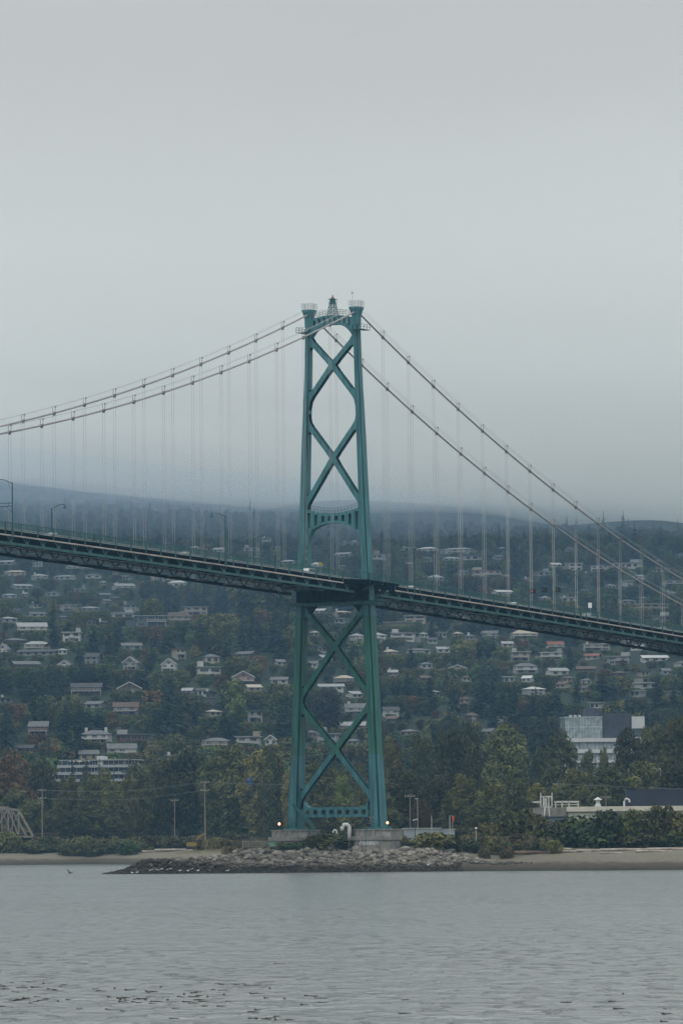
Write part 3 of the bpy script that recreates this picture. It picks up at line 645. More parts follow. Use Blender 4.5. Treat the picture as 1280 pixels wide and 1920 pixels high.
# graffiti and grime panels at the leg feet are part of the bridge
for t, c in ((-10.2, (.03, .04, .05)), (9.3, (.45, .25, .2))):
    g_ = MB(); rg = random.Random(int(t * 10)); d = leg_w(10)[1] / 2 + .03
    for k in range(9):
        y = -t + rg.uniform(-.5, .5); z = rg.uniform(9.8, 11.6); g_.bar((-d, y, z), (-d, y + rg.uniform(-.4, .4), z + rg.uniform(-.5, .5)), .03, .16, upv=(1, 0, 0))
    g_.build('graffiti', mat('graffiti_leg_%d' % (t > 0), c, .7, .6, 3), bridge)

# ---------------------------------------------------------------- lamps, signals, traffic on the deck
def lamp(label, s, side, h, arm, group, head=True, sc=1.0):
    "tall standard with a curved bracket: arm = reach across the road"
    t = side * 8.35; p = W(s, t, deck_z(s) - .6); r_ = thing('street_lamp', label, 'street lamp', p, AL, group)
    MB().tube([(0, 0, 0), (0, 0, .9), (0, 0, 1.0), (0, 0, h)], [.24, .24, .16, .11], 8).box(-.25, .25, -.25, .25, -.35, 0).build('pole', M_LAMP, r_)
    d = side * arm / abs(arm) if False else side
    q = [(0, 0, h - .25)] + [(0, d * abs(arm) * f, h - .25 + .9 * math.sin(f * 2.0)) for f in (.15, .3, .5, .7, .85, 1)]
    w = MB(); w.tube(q, .075, 6); w.tube([(0, 0, h - 1.5), (0, d * .45, h - .9), (0, d * 1.1, h + .25)], .04, 5)
    w.build('bracket_arm', M_LAMP, r_)
    e = q[-1]
    MB().tube([(e[0], e[1], e[2] + .05), (e[0], e[1], e[2] - .25), (e[0], e[1], e[2] - .55), (e[0], e[1], e[2] - .75)], [.07, .12, .3, .34], 10).build('lamp_head', M_LAMP, r_)
    return r_
def s_at(u, t):                       # station on the bridge axis seen at photo column u
    lo, hi = -170, 180
    for _ in range(50):
        m = (lo + hi) / 2; p = W(m, t, deck_z(m))
        if proj(*p)[0] < u: lo = m
        else: hi = m
    return (lo + hi) / 2
GL = 'bracket street lamps along the bridge'
lamp('near-side bridge lamp at the left photo edge, its pole carrying the sign gantry', s_at(24, 8.35), 1, 9.6, 3.3, GL)
lamp('near-side bridge lamp standing between the far cyclist and the tower', s_at(423, 8.35), 1, 9.6, 3.1, GL)
lamp('near-side bridge lamp right of the tower beside the balcony floodlight', s_at(777, 8.35), 1, 9.4, 3.1, GL)
lamp('near-side bridge lamp whose pole holds the lane signal gantry on the right', s_at(1088, 8.35), 1, 9.2, 3.0, GL)
lamp('far-side bridge lamp behind the silver car at left', s_at(98, -8.35), -1, 8.6, 3.0, GL)
lamp('far-side bridge lamp just left of the floodlight pole before the tower', s_at(476, -8.35), -1, 8.6, 3.0, GL)
lamp('far-side bridge lamp to the right of the tower before the signal gantry', s_at(813, -8.35), -1, 8.6, 3.0, GL)
lamp('far-side bridge lamp behind the signal gantry beside a small white sign', s_at(1110, -8.35), -1, 8.6, 3.0, GL)
def flood(label, s, t, h, n):
    r_ = thing('floodlight_pole', label, 'floodlight', W(s, t, deck_z(s) - .5), AL, 'twin floodlight poles at the tower')
    MB().tube([(0, 0, 0), (0, 0, h)], .09, 8).bar((-.6, 0, h), (.6, 0, h), .1, .1).build('pole', M_LAMP, r_)
    for x in (-.55, .45): MB().prism([(-.35, -.15), (.35, -.15), (.22, .3), (-.22, .3)], lambda p: (x + p[0], -.22, h + .12 + p[1]), lambda p: (x + p[0], .25, h + .3 + p[1] * .6)).build('floodlight', mat('lamp_housing', (.05, .06, .06), .5), r_)
flood('twin-headed floodlight pole on the far sidewalk left of the tower', s_at(518, -8.2), -8.2, 5.6, 2)
flood('twin-headed floodlight pole at the right end of the tower balcony', s_at(737, 9.0), 9.0, 7.2, 2)
# lane-signal gantry on the right, sign gantry cut by the left edge
sa = s_at(1088, 8.35); ga = W(sa, 8.35, deck_z(sa)); g1 = thing('signal_gantry', 'slender arched gantry with three dark lane signals over the right bridge deck', 'traffic signal', ga, AL)
hA = 4.6; Wd = 16.7
w = MB()
for dz in (0, .75): w.tube([(0, Wd * f, hA + dz + (1.35 if dz else .95) * math.sin(math.pi * f)) for f in np.linspace(0, 1, 15)], .075, 6)
for f in np.linspace(.06, .94, 9): w.bar((0, Wd * f, hA + .95 * math.sin(math.pi * f)), (0, Wd * f, hA + .75 + 1.35 * math.sin(math.pi * f)), .05, .05)
w.build('arched_beam', M_D, g1); MB().tube([(0, Wd, -.5), (0, Wd, hA + 1.2)], .11, 8).build('post', M_D, g1)
for f, c in ((.34, None), (.54, None), (.72, 'red')):
    z = hA + .4 + 1.1 * math.sin(math.pi * f); sgn = MB().box(-.2, .2, Wd * f - .65, Wd * f + .65, z - .5, z + .5).build('lane_signal', mat('signal_black', (.012, .014, .015), .6), g1)
    MB().tube([(-.2, Wd * f + .2, z), (-.26, Wd * f + .2, z)], .26, 10).build('lens', mat('red_signal', (.5, .05, .03), .4) if c else mat('dim_lens', (.03, .08, .06), .3), sgn)
sb = s_at(24, 8.35); g2 = thing('sign_gantry', 'twin-beam sign gantry reaching over the deck at the left photo edge', 'gantry', W(sb, 8.35, deck_z(sb)), AL)
w = MB()
for z in (4.55, 5.15): w.bar((0, .05, z), (0, 16.7, z), .14, .14)
for y in np.linspace(.8, 15.9, 8): w.bar((0, y, 4.55), (0, y, 5.15), .08, .08)
w.tube([(0, .1, 3.3), (0, .5, 3.9), (0, 1.4, 4.5)], .06, 6); w.build('twin_beam', M_D, g2); MB().tube([(0, 16.7, -.4), (0, 16.7, 5.4)], .11, 8).build('post', M_D, g2)
# small signs
def small_sign(label, u, v, t, wd, hg_, m, cat='sign', name='road_sign'):
    s = s_at(u, t); r_ = thing(name, label, cat, W(s, t, deck_z(s)), AL)
    p0 = proj(*W(s, t, deck_z(s))); H_ = (p0[1] - v) / (F / W(s, t, 0).y)
    MB().tube([(0, 0, 0), (0, 0, H_ + hg_ / 2)], .05, 6).build('post', M_GALV, r_)
    MB().box(-.09, -.06, -wd / 2, wd / 2, H_ - hg_ / 2, H_ + hg_ / 2).build('sign_plate', m, r_)
small_sign('small white sign on a thin post behind the signal gantry', 1106, 1135, -5.9, .9, 1.2, M_WHITE)
small_sign('small yellow sign beside the left tower leg above the white car', 601, 1057, -5.3, .75, .6, mat('yellow_sign', (.55, .38, .03), .5))
small_sign('small yellow sign fixed low against the right tower leg', 680, 1072, 6.0, .6, .7, mat('yellow_sign', (.55, .38, .03), .5))
small_sign('small white sign on the left lamp post of the near railing', 423, 1028.5, 8.0, .5, .45, mat('amber_sign', (.5, .33, .12), .5))

def car(label, s, t, col, kind='sedan', toward=1):
    r_ = thing('car', label, 'car', W(s, t, deck_z(s) + .01), AL + (0 if toward > 0 else math.pi), 'cars on the bridge')
    prof = {'sedan': [(-2.2, .35), (-2.25, .8), (-1.9, .95), (-1.3, 1.0), (-.6, 1.42), (.55, 1.45), (1.2, .98), (2.05, .85), (2.25, .6), (2.2, .35)], 'suv': [(-2.3, .4), (-2.35, 1.05), (-2.1, 1.7), (-1.2, 1.78), (.5, 1.75), (1.25, 1.12), (2.2, .98), (2.35, .65), (2.3, .4)], 'van': [(-2.6, .4), (-2.6, 2.0), (-2.4, 2.15), (1.2, 2.15), (1.95, 1.3), (2.5, 1.1), (2.6, .4)]}[kind]
    m = mat('car_%s' % col[0], col[1], .3, .03, spec=.5)
    MB().prism(prof, lambda p: (p[0], -.88 if p[1] < 1.05 else -.70, p[1]), lambda p: (p[0], .88 if p[1] < 1.05 else .70, p[1])).build('body', m, r_)
    top = max(p[1] for p in prof); xs = {'sedan': (-1.05, .85), 'suv': (-2.0, .85), 'van': (.1, 1.5)}[kind]
    for sd in (-1, 1):
        MB().add([(xs[0], sd * .885, 1.04), (xs[1], sd * .885, 1.04), (xs[1] - .4, sd * .72, top - .1), (xs[0] + .3, sd * .72, top - .1)], [(0, 1, 2, 3)]).build('side_window', M_GLASS, r_)
    MB().box(2.2, 2.29, -.75, -.4, .62, .8).build('headlight', M_WHITE, r_); MB().box(2.2, 2.29, .4, .75, .62, .8).build('headlight', M_WHITE, r_)
    for x in (-1.35, 1.4):
        for y in (-.82, .82):
            wh = MB().tube([(x, y - .1, .33), (x, y + .1, .33)], .33, 12).build('wheel', M_BLACK, r_)
            MB().tube([(x, y - .115, .33), (x, y + .115, .33)], .18, 8).build('rim', M_GALV, wh)
    return r_
car('silver sedan on the left deck in front of a far-side lamp post', s_at(98, 2.6), 2.6, ('silver', (.34, .33, .33)), 'sedan', -1)
car('grey-beige sedan on the deck between the two cyclists', s_at(347, 2.6), 2.6, ('beige', (.33, .31, .28)), 'sedan', -1)
car('white sport utility vehicle passing the left tower leg', s_at(577, 3.0), 3.0, ('white', (.75, .75, .74)), 'suv', -1)
car('white sedan on the deck approaching the signal gantry from the tower', s_at(962, 2.6), 2.6, ('white', (.75, .75, .74)), 'sedan', -1)
car('pale sedan on the deck just right of the signal gantry post', s_at(1098, 2.6), 2.6, ('pale', (.55, .56, .55)), 'sedan', -1)
car('light grey van low on the deck at the far right', s_at(1240, 2.6), 2.6, ('silver', (.34, .33, .33)), 'sedan', -1)
car('small white car beside the near lamp right of the tower', s_at(769, 2.6), 2.6, ('white', (.75, .75, .74)), 'sedan', -1)

def skin_person(name, joints, edges, root, ms, parent=None, sub=1):
    me = bpy.data.meshes.new(name); me.from_pydata([j[0] for j in joints], edges, []); o = link(name, me, parent)
    md = o.modifiers.new('skin', 'SKIN'); o.modifiers.new('sub', 'SUBSURF').render_levels = sub
    for v, j in zip(me.skin_vertices[0].data, joints): v.radius = (j[1], j[1]); 
    me.skin_vertices[0].data[root].use_root = True
    me.materials.append(ms); return o
def cyclist(lab_p, lab_b, s, t):
    p = W(s, t, deck_z(s) + .02)
    b_ = thing('bicycle', lab_b, 'bicycle', p, AL, 'bicycles on the bridge sidewalk')
    w = MB()
    for a, c in (((-.42, 0, .34), (-.05, 0, .3)), ((-.05, 0, .3), (-.18, 0, .86)), ((-.42, 0, .34), (-.15, 0, .75)), ((-.16, 0, .78), (.42, 0, .82)), ((-.05, 0, .3), (.42, 0, .72)), ((.42, 0, .9), (.56, 0, .34))): w.tube([a, c], .022, 6)
    w.build('frame', mat('bike_black', (.03, .03, .03), .4), b_)
    for x in (-.47, .58):
        wh = MB().tube([(x + .33 * math.cos(a), 0, .34 + .33 * math.sin(a)) for a in np.linspace(0, 2 * math.pi, 19)], .022, 6).build('wheel', M_BLACK, b_)
    MB().blob((-.2, 0, .9), (.13, .07, .04), 8, 5).build('saddle', M_BLACK, b_); MB().tube([(.5, -.24, 1.0), (.42, -.2, .98), (.42, .2, .98), (.5, .24, 1.0)], .018, 6).build('handlebar', M_BLACK, b_)
    r_ = thing('person', lab_p, 'person', p, AL, 'cyclists on the bridge sidewalk')
    J = [((-.2, 0, .98), .13), ((-.02, 0, 1.25), .13), ((.14, 0, 1.46), .12), ((.22, 0, 1.56), .055), ((.27, 0, 1.66), .09), ((.29, 0, 1.76), .08)]
    E_ = [(0, 1), (1, 2), (2, 3), (3, 4), (4, 5)]
    for sd, knee, foot in ((-1, (.18, -.12, .78), (.02, -.13, .34)), (1, (.2, .12, .62), (-.04, .13, .18))):
        k = len(J); J += [((-.15, sd * .11, .95), .085), (knee, .06), (foot, .042), ((foot[0] + .16, foot[1], foot[2] - .04), .035)]; E_ += [(0, k), (k, k + 1), (k + 1, k + 2), (k + 2, k + 3)]
        k = len(J); J += [((.13, sd * .19, 1.42), .06), ((.3, sd * .24, 1.2), .042), ((.45, sd * .22, 1.03), .032), ((.52, sd * .21, 1.01), .03)]; E_ += [(2, k), (k, k + 1), (k + 1, k + 2), (k + 2, k + 3)]
    skin_person('body', J, E_, 0, mat('dark_clothes', (.03, .035, .045), .8), r_)
    MB().blob((.28, 0, 1.79), (.13, .1, .09), 10, 6).build('helmet', mat('helmet', (.12, .12, .13), .4), r_)
    fc = MB(); fc.blob((.34, 0, 1.69), (.07, .075, .1), 8, 6); fc.blob((.41, 0, 1.69), (.025, .018, .03), 6, 4); fc.build('face', mat('skin', (.42, .26, .19), .6), r_)
cyclist('dark-clothed cyclist riding on the left deck right of the silver car', 'dark bicycle under the cyclist nearest the left edge', s_at(177, 6.8), 6.8)
cyclist('dark-clothed cyclist riding on the deck left of the tall near lamp', 'dark bicycle under the cyclist nearest the tower', s_at(385, 6.8), 6.8)
# ================================================================ vegetation
def leafmat(name, c, c2, hue=.016, rand=.5):
    c = [q * .85 for q in c]; c2 = [q * .92 for q in c2]; return mat(name, c, .75, .3, .22, c2, .15, rand=rand, hue=hue)
M_CON = leafmat('conifer_needles', (.016, .034, .024), (.030, .052, .032)); M_CON2 = leafmat('dark_conifer_needles', (.015, .032, .028), (.026, .046, .036))
M_BRO = leafmat('green_leaves', (.044, .074, .025), (.086, .12, .038)); M_BRO2 = leafmat('dark_leaves', (.060, .068, .023), (.104, .106, .034))
M_OLI = leafmat('olive_leaves', (.096, .094, .028), (.148, .138, .042)); M_RUS = leafmat('rusty_leaves', (.080, .045, .020), (.12, .070, .030), .015)
M_YEL = leafmat('yellow_green_leaves', (.105, .14, .036), (.17, .20, .055)); M_PUR = leafmat('purple_leaves', (.030, .020, .024), (.045, .030, .032)); M_RED = leafmat('red_leaves', (.10, .022, .022), (.16, .035, .03))
M_BARK = mat('bark', (.070, .055, .042), .9, .35, 1.2); M_PALEBARK = mat('pale_bark', (.22, .205, .19), .85, .3, .8)
def quads(name, C, Nn, size, asp, m, rg, droop=None):
    "one mesh of many leaf-sized faces: centres C, normals Nn"
    n = len(C); r_ = rg.normal(size=(n, 3)); a = np.cross(Nn, r_); a /= np.linalg.norm(a, axis=1, keepdims=True) + 1e-9; b = np.cross(Nn, a); b /= np.linalg.norm(b, axis=1, keepdims=True) + 1e-9
    if droop is not None: a = droop; b = np.cross(Nn, a); b /= np.linalg.norm(b, axis=1, keepdims=True) + 1e-9
    s = size[:, None]; j = rg.uniform(.6, 1.3, (n, 4, 1))
    V = np.stack([C + a * s * j[:, 0], C + b * s * asp * j[:, 1], C - a * s * j[:, 2], C - b * s * asp * j[:, 3]], 1).reshape(-1, 3)
    me = bpy.data.meshes.new(name); me.vertices.add(n * 4); me.vertices.foreach_set('co', V.astype(np.float32).ravel())
    me.loops.add(n * 4); me.loops.foreach_set('vertex_index', np.arange(n * 4, dtype=np.int32)); me.polygons.add(n)
    me.polygons.foreach_set('loop_start', np.arange(0, n * 4, 4, dtype=np.int32)); me.polygons.foreach_set('loop_total', np.full(n, 4, dtype=np.int32))
    me.update(); me.validate(); me.materials.append(m); return me
def broadleaf(name, seed, H, Rr, m, n=3000, leaf=.42, base=.18, lobes=30, top=1.0, open_=.0):
    rg = np.random.default_rng(seed); LC = []; LR = []
    for k in range(lobes):
        h = base + (1 - base) * ((k + rg.uniform(0, 1)) / lobes); f = (h - base) / (1 - base)
        prof = math.sin(math.pi * (max(.02, f) ** top * .80 + .07)) ** .8; r_ = Rr * prof * rg.uniform(.35, .82); a = k * 2.4 + rg.uniform(-.5, .5)
        LC.append((r_ * math.cos(a), r_ * math.sin(a), H * h * .95)); LR.append(Rr * rg.uniform(.26, .46) * (.55 + .6 * prof))
    LC = np.array(LC); LR = np.array(LR); w = LR ** 2 / (LR ** 2).sum(); idx = rg.choice(lobes, n, p=w)
    d = rg.normal(size=(n, 3)); d[:, 2] = d[:, 2] * .8 + .18; d /= np.linalg.norm(d, axis=1, keepdims=True)
    rad = LR[idx] * (rg.uniform(.35, 1.08, n) ** .6); C = LC[idx] + d * rad[:, None] * np.array([1, 1, .85]); C[:, 2] = np.clip(C[:, 2], H * base * .55, H * 1.02)
    N_ = d + rg.normal(size=(n, 3)) * .55 + np.array([0, 0, .35]); N_ /= np.linalg.norm(N_, axis=1, keepdims=True)
    cr = quads(name + '_crown', C, N_, leaf * rg.uniform(.55, 1.35, n), .7, m, rg)
    t = MB(); t.tube([(0, 0, -1), (.1, 0, H * .25), (-.1, .1, H * .55), (0, 0, H * .86)], [H * .017, H * .014, H * .009, H * .003], 7)
    for k in range(0, lobes, 2):
        c = LC[k]; zb = max(H * .12, c[2] - Rr * .7); t.tube([(0, 0, zb), (c[0] * .5, c[1] * .5, (zb + c[2]) / 2 + .2), tuple(c)], [H * .006, H * .004, H * .002], 4, cap=False)
    return cr, t.mesh(name + '_trunk', M_BARK)
def conifer(name, seed, H, Rr, m, whorls=24, per=9, base=.06, rag=.25):
    rg = np.random.default_rng(seed); C = []; N_ = []; S = []; A = []
    for i in range(whorls):
        f = i / (whorls - 1); h = H * (base + (1 - base) * f ** .92); r0 = Rr * (1 - f) ** .78 * rg.uniform(1 - rag, 1.1) + .12; nb = max(4, int(per * (1 - f * .55)))
        for k in range(nb):
            a = rg.uniform(0, 2 * math.pi); r_ = r0 * rg.uniform(.6, 1.12); dr = rg.uniform(.22, .5); ns = 4 if r_ > 1 else 2
            for q in range(ns):
                g = (q + .5) / ns; p = np.array([math.cos(a) * r_ * g, math.sin(a) * r_ * g, h - dr * r_ * g + rg.uniform(-.25, .25)])
                for e in range(2):
                    o = rg.normal(size=3) * .16 * r_ * (1 - g * .4); C.append(p + o * np.array([1, 1, .6])); nn = np.array([math.cos(a) * .5, math.sin(a) * .5, .85]) + rg.normal(size=3) * .4; N_.append(nn / np.linalg.norm(nn))
                    S.append((.26 * r_ + .18) * (1.1 - .45 * g) * rg.uniform(.7, 1.25)); ax = np.array([math.cos(a), math.sin(a), -dr]) + rg.normal(size=3) * .25; A.append(ax / np.linalg.norm(ax))
    C.append((0, 0, H)); N_.append((1, 0, 0)); S.append(H * .02); A.append((0, 0, 1.))
    cr = quads(name + '_crown', np.array(C, float), np.array(N_, float), np.array(S), .42, m, rg, np.array(A, float))
    t = MB().tube([(0, 0, -1.5), (0, 0, H * .5), (0, 0, H * .97)], [H * .014, H * .009, H * .002], 6); return cr, t.mesh(name + '_trunk', M_BARK)
CON = [conifer('fir_a', 1, 24, 4.6, M_CON), conifer('fir_b', 2, 24, 3.6, M_CON2, 28, 8), conifer('cedar_c', 3, 24, 5.6, M_CON, 22, 10, rag=.4), conifer('spruce_d', 4, 24, 3.0, M_CON2, 26, 8, .1), conifer('hemlock_e', 5, 24, 5.0, M_CON2, 20, 9, .12, .5)]
CONN = ['broad-skirted fir', 'slim dark fir', 'ragged broad cedar', 'spire-topped spruce', 'loose-limbed hemlock']
BRO = [broadleaf('maple_a', 11, 16, 6.2, M_BRO, 1500, .62), broadleaf('alder_b', 12, 16, 5.0, M_BRO2, 1400, .58, .12), broadleaf('maple_c', 13, 16, 7.0, M_BRO2, 1600, .66, .12, 34), broadleaf('birch_d', 14, 16, 4.6, M_OLI, 1300, .55, .15), broadleaf('alder_e', 15, 16, 5.6, M_BRO, 1400, .6, .1, 26, 1.1), broadleaf('maple_f', 16, 16, 5.6, M_RUS, 1200, .6, .15)]
BRON = ['rounded mid-green tree', 'dark green domed tree', 'wide dark green tree', 'olive-tinted tree', 'bright green bushy tree', 'rusty-leaved tree']
# finer trees for the nearby shore
SH = {'green': broadleaf('cottonwood_g', 21, 24, 6.4, M_BRO2, 7500, .42, .06, 46, 1.15), 'dark': broadleaf('cottonwood_d', 22, 24, 6.0, M_BRO2, 7500, .42, .08, 44, 1.15), 'olive': broadleaf('cottonwood_o', 23, 24, 6.2, M_OLI, 6500, .42, .08, 42, 1.15),
      'rust': broadleaf('maple_r', 24, 24, 7.2, M_RUS, 6500, .42, .05, 40, 1.15), 'mid': broadleaf('poplar_m', 25, 24, 6.0, leafmat('mid_leaves', (.066, .076, .024), (.110, .116, .036)), 7500, .40, .06, 46, 1.15), 'thin': broadleaf('alder_t', 26, 24, 5.0, M_OLI, 2600, .40, .15, 40, .6), 'bright': broadleaf('willow_b', 27, 24, 6.4, M_YEL, 6000, .42, .04, 40, .7)}
SHN = {'green': 'leafy green', 'dark': 'dark green', 'olive': 'olive-brown', 'rust': 'rust-coloured', 'mid': 'mid-green', 'thin': 'thin see-through', 'bright': 'bright yellow-green'}
def bushmesh(seed, m, n=1500, Rr=2.6, H=3.6): return broadleaf('bush_%d' % seed, seed, H, Rr, m, n, .26, .02, 20, .75)[0]
BU = {'green': bushmesh(31, M_BRO), 'dark': bushmesh(32, M_BRO2), 'olive': bushmesh(33, M_OLI), 'rust': bushmesh(34, leafmat('bramble_leaves', (.055, .042, .020), (.085, .062, .028))), 'grassy': bushmesh(35, leafmat('dry_grass', (.12, .105, .055), (.18, .155, .085)), 1800, 2.4, 1.6), 'red': bushmesh(36, M_RED), 'purple': bushmesh(37, M_PUR), 'bright': bushmesh(38, M_YEL)}
def plant(kind, name, label, cat, loc, sc, rz, group, mm, H0):
    o = thing(name, label, cat, loc, rz, group); o.scale = (sc[0], sc[0], sc[1])
    link('crown', mm[0], o); link('trunk', mm[1], o); return o
def tree_at(kind, u, vtop, wpx, Y, label, vb=None, group='trees along the shore flat'):
    "a shore tree standing at distance Y, its top seen at (u, vtop)"
    p = at(u, vtop, Y); g = tz(p.x, p.y); H_ = max(3, p.z - g); mm = SH[kind]; rr = wpx / (F / Y) / 2
    ref = {'green': 6.4, 'dark': 6.0, 'olive': 6.2, 'rust': 7.2, 'mid': 6.0, 'thin': 5.0, 'bright': 6.4}[kind] * 1.05
    return plant(kind, 'broadleaf_tree', label, 'tree', (p.x, p.y, g), (rr / ref, H_ / 24), random.uniform(0, 6.28), group, mm, 24)
SHORE = [  # kind, photo column of the top, row of the top, width, distance, where it stands
 ('rust', 18, 1410, 104, 1690, 'behind the railway truss at the left photo edge'), ('green', 77, 1424, 66, 1720, 'left of the terraced apartment block'), ('dark', 118, 1492, 60, 1690, 'low in front of the apartment block\'s left wing'), ('thin', 148, 1462, 46, 1670, 'before the left half of the apartment block'),
 ('thin', 196, 1436, 50, 1665, 'before the middle of the apartment block'), ('rust', 226, 1468, 44, 1670, 'before the right half of the apartment block'), ('dark', 60, 1496, 66, 1670, 'behind the leftmost utility pole'), ('green', 178, 1508, 70, 1660, 'low below the apartment block balconies'), ('mid', 262, 1432, 70, 1690, 'at the right end of the apartment block'), ('olive', 300, 1424, 60, 1700, 'beside the pale dead snag on the left shore'),
 ('dark', 352, 1402, 92, 1700, 'tallest crown left of the middle utility pole'), ('green', 396, 1418, 70, 1690, 'behind the tallest shore utility pole'), ('dark', 434, 1392, 88, 1690, 'tall crown above the yellow excavator'), ('olive', 478, 1408, 72, 1680, 'left of the small blue tarp'), ('mid', 516, 1412, 64, 1670, 'immediately left of the left tower leg'), ('olive', 548, 1440, 50, 1660, 'half behind the left tower leg'),
 ('dark', 594, 1424, 70, 1560, 'between the tower legs at left'), ('bright', 643, 1452, 40, 1500, 'between the tower legs under the lowest brace crossing'), ('olive', 634, 1444, 62, 1600, 'between the tower legs in the middle'), ('dark', 668, 1432, 60, 1620, 'between the tower legs at right'), ('green', 610, 1492, 66, 1480, 'low between the tower legs above the bottom strut'), ('dark', 662, 1502, 60, 1470, 'low behind the right end of the bottom strut'),
 ('olive', 733, 1386, 54, 1560, 'just right of the right tower leg'), ('dark', 786, 1376, 58, 1580, 'second tall crown right of the tower'), ('mid', 838, 1364, 72, 1600, 'third tall crown right of the tower'), ('green', 880, 1354, 66, 1600, 'highest narrow crown right of the tower'), ('mid', 952, 1358, 104, 1580, 'broadest crown left of the white midrise'), ('dark', 915, 1384, 60, 1620, 'between two taller crowns left of the midrise'), ('dark', 1050, 1368, 72, 1560, 'at the left side of the white midrise'),
 ('mid', 1016, 1402, 60, 1600, 'lower crown left of the white midrise'), ('dark', 1102, 1404, 34, 1540, 'narrow crown before the midrise facade'), ('green', 1130, 1398, 26, 1540, 'slim crown before the midrise centre'), ('dark', 1176, 1366, 76, 1520, 'at the right end of the white midrise'), ('mid', 1222, 1358, 76, 1530, 'between the midrise and the right photo edge'), ('mid', 1268, 1342, 72, 1500, 'tall crown at the right photo edge'), ('olive', 1078, 1442, 76, 1460, 'mid-height below the midrise'),
 ('dark', 1140, 1432, 80, 1440, 'mid-height behind the navy roof block'), ('mid', 1205, 1428, 90, 1440, 'behind the navy roof block'), ('dark', 1262, 1424, 80, 1440, 'behind the right end of the navy roof block'), ('dark', 752, 1438, 80, 1430, 'dense crown right of the tower above the shed'), ('dark', 812, 1452, 74, 1420, 'above the blue-grey shed'), ('olive', 872, 1452, 70, 1380, 'above the windsock'), ('mid', 924, 1462, 70, 1380, 'left of the light-topped shore tree'),
 ('dark', 964, 1456, 58, 1340, 'with pale top leaves left of the plant tower'), ('olive', 1005, 1470, 60, 1400, 'behind the concrete plant tower'), ('dark', 720, 1490, 66, 1400, 'low beside the right tower leg'), ('mid', 1050, 1470, 70, 1400, 'behind the plant railing'), ('rust', 790, 1500, 46, 1300, 'low reddish crown behind the light masts'), ('olive', 128, 1456, 50, 1668, 'before the left third of the apartment block'), ('mid', 172, 1450, 54, 1664, 'rounded, before the apartment block centre'), ('green', 212, 1462, 56, 1662, 'bushy, before the right third of the apartment block'), ('olive', 242, 1452, 44, 1668, 'narrow, before the right end of the apartment block'), ('mid', 130, 1520, 60, 1655, 'low crown before the foot of the apartment block'), ('dark', 222, 1502, 56, 1655, 'low before the right foot of the apartment block'), ('green', 160, 1490, 40, 1660, 'slim, low before the apartment balconies'), ('dark', 30, 1478, 70, 1675, 'dark crown below the rust-coloured one at left'), ('green', 1092, 1470, 60, 1450, 'low crown under the white midrise facade'), ('dark', 1116, 1452, 54, 1480, 'dark crown under the white midrise facade'), ('dark', 846, 1492, 60, 1320, 'low behind the windsock'), ('mid', 900, 1500, 64, 1280, 'low right of the windsock')]
for k, u, v, w_, Y, wh in SHORE: tree_at(k, u, v, w_, Y, '%s tree %s' % (SHN[k], wh))
# dead white snag
p = at(322, 1456, 1704); g = tz(p.x, p.y); o = thing('dead_tree', 'bleached leafless snag among the green shore trees on the left', 'tree', (p.x, p.y, g)); H_ = p.z - g
t = MB().tube([(0, 0, -.5), (.3, 0, H_ * .5), (0, 0, H_)], [.16, .12, .04], 7); rg = random.Random(5)
t.build('trunk', M_PALEBARK, o); t = MB()
for k in range(26):
    z = H_ * rg.uniform(.35, .95); a = rg.uniform(0, 6.28); l = rg.uniform(1, 3.2) * (1.2 - z / H_ * .6); q = (l * .6 * math.cos(a), l * .3 * math.sin(a), z + l * .45); e = (l * math.cos(a), l * .6 * math.sin(a), z + l * rg.uniform(.5, 1.1)); t.tube([(0.1, 0, z), q, e], [.11, .08, .03], 4)
    t.tube([q, (q[0] + .5, q[1], q[2] + .9)], [.06, .02], 4)
t.build('branches', M_PALEBARK, o)
# shrubs
def shrub(kind, u, vtop, wpx, Y, label, group, g0=0):
    p = at(u, vtop, Y)
    if g0: 
        while float(coast_dist(np.array([p.x]), np.array([p.y]))[0]) < g0: Y += 4; p = at(u, vtop, Y)
    g = tz(p.x, p.y); H_ = max(.7, p.z - g); h0, r0 = {'grassy': (1.6, 2.3)}.get(kind, (3.5, 2.05)); rr = wpx / (F / Y) / 2
    o = link('shrub', BU[kind], None, (p.x, p.y, g - .1), random.uniform(0, 6.28), (rr / r0, rr / r0, H_ / h0)); return tag(o, label, 'shrub', group)
KN = {'green': 'green', 'dark': 'dark green', 'olive': 'olive', 'rust': 'brownish bramble', 'grassy': 'tuft of dry blond grass', 'bright': 'yellow-green'}
def shr(kind, u, vt, w_, Y, wh, g='shrubs on the right shore'): shrub(kind, u, vt, w_, Y, ('%s %s' % (KN[kind], wh)) if kind == 'grassy' else '%s shrub %s' % (KN[kind], wh), g, 42 if u > 860 else 14)
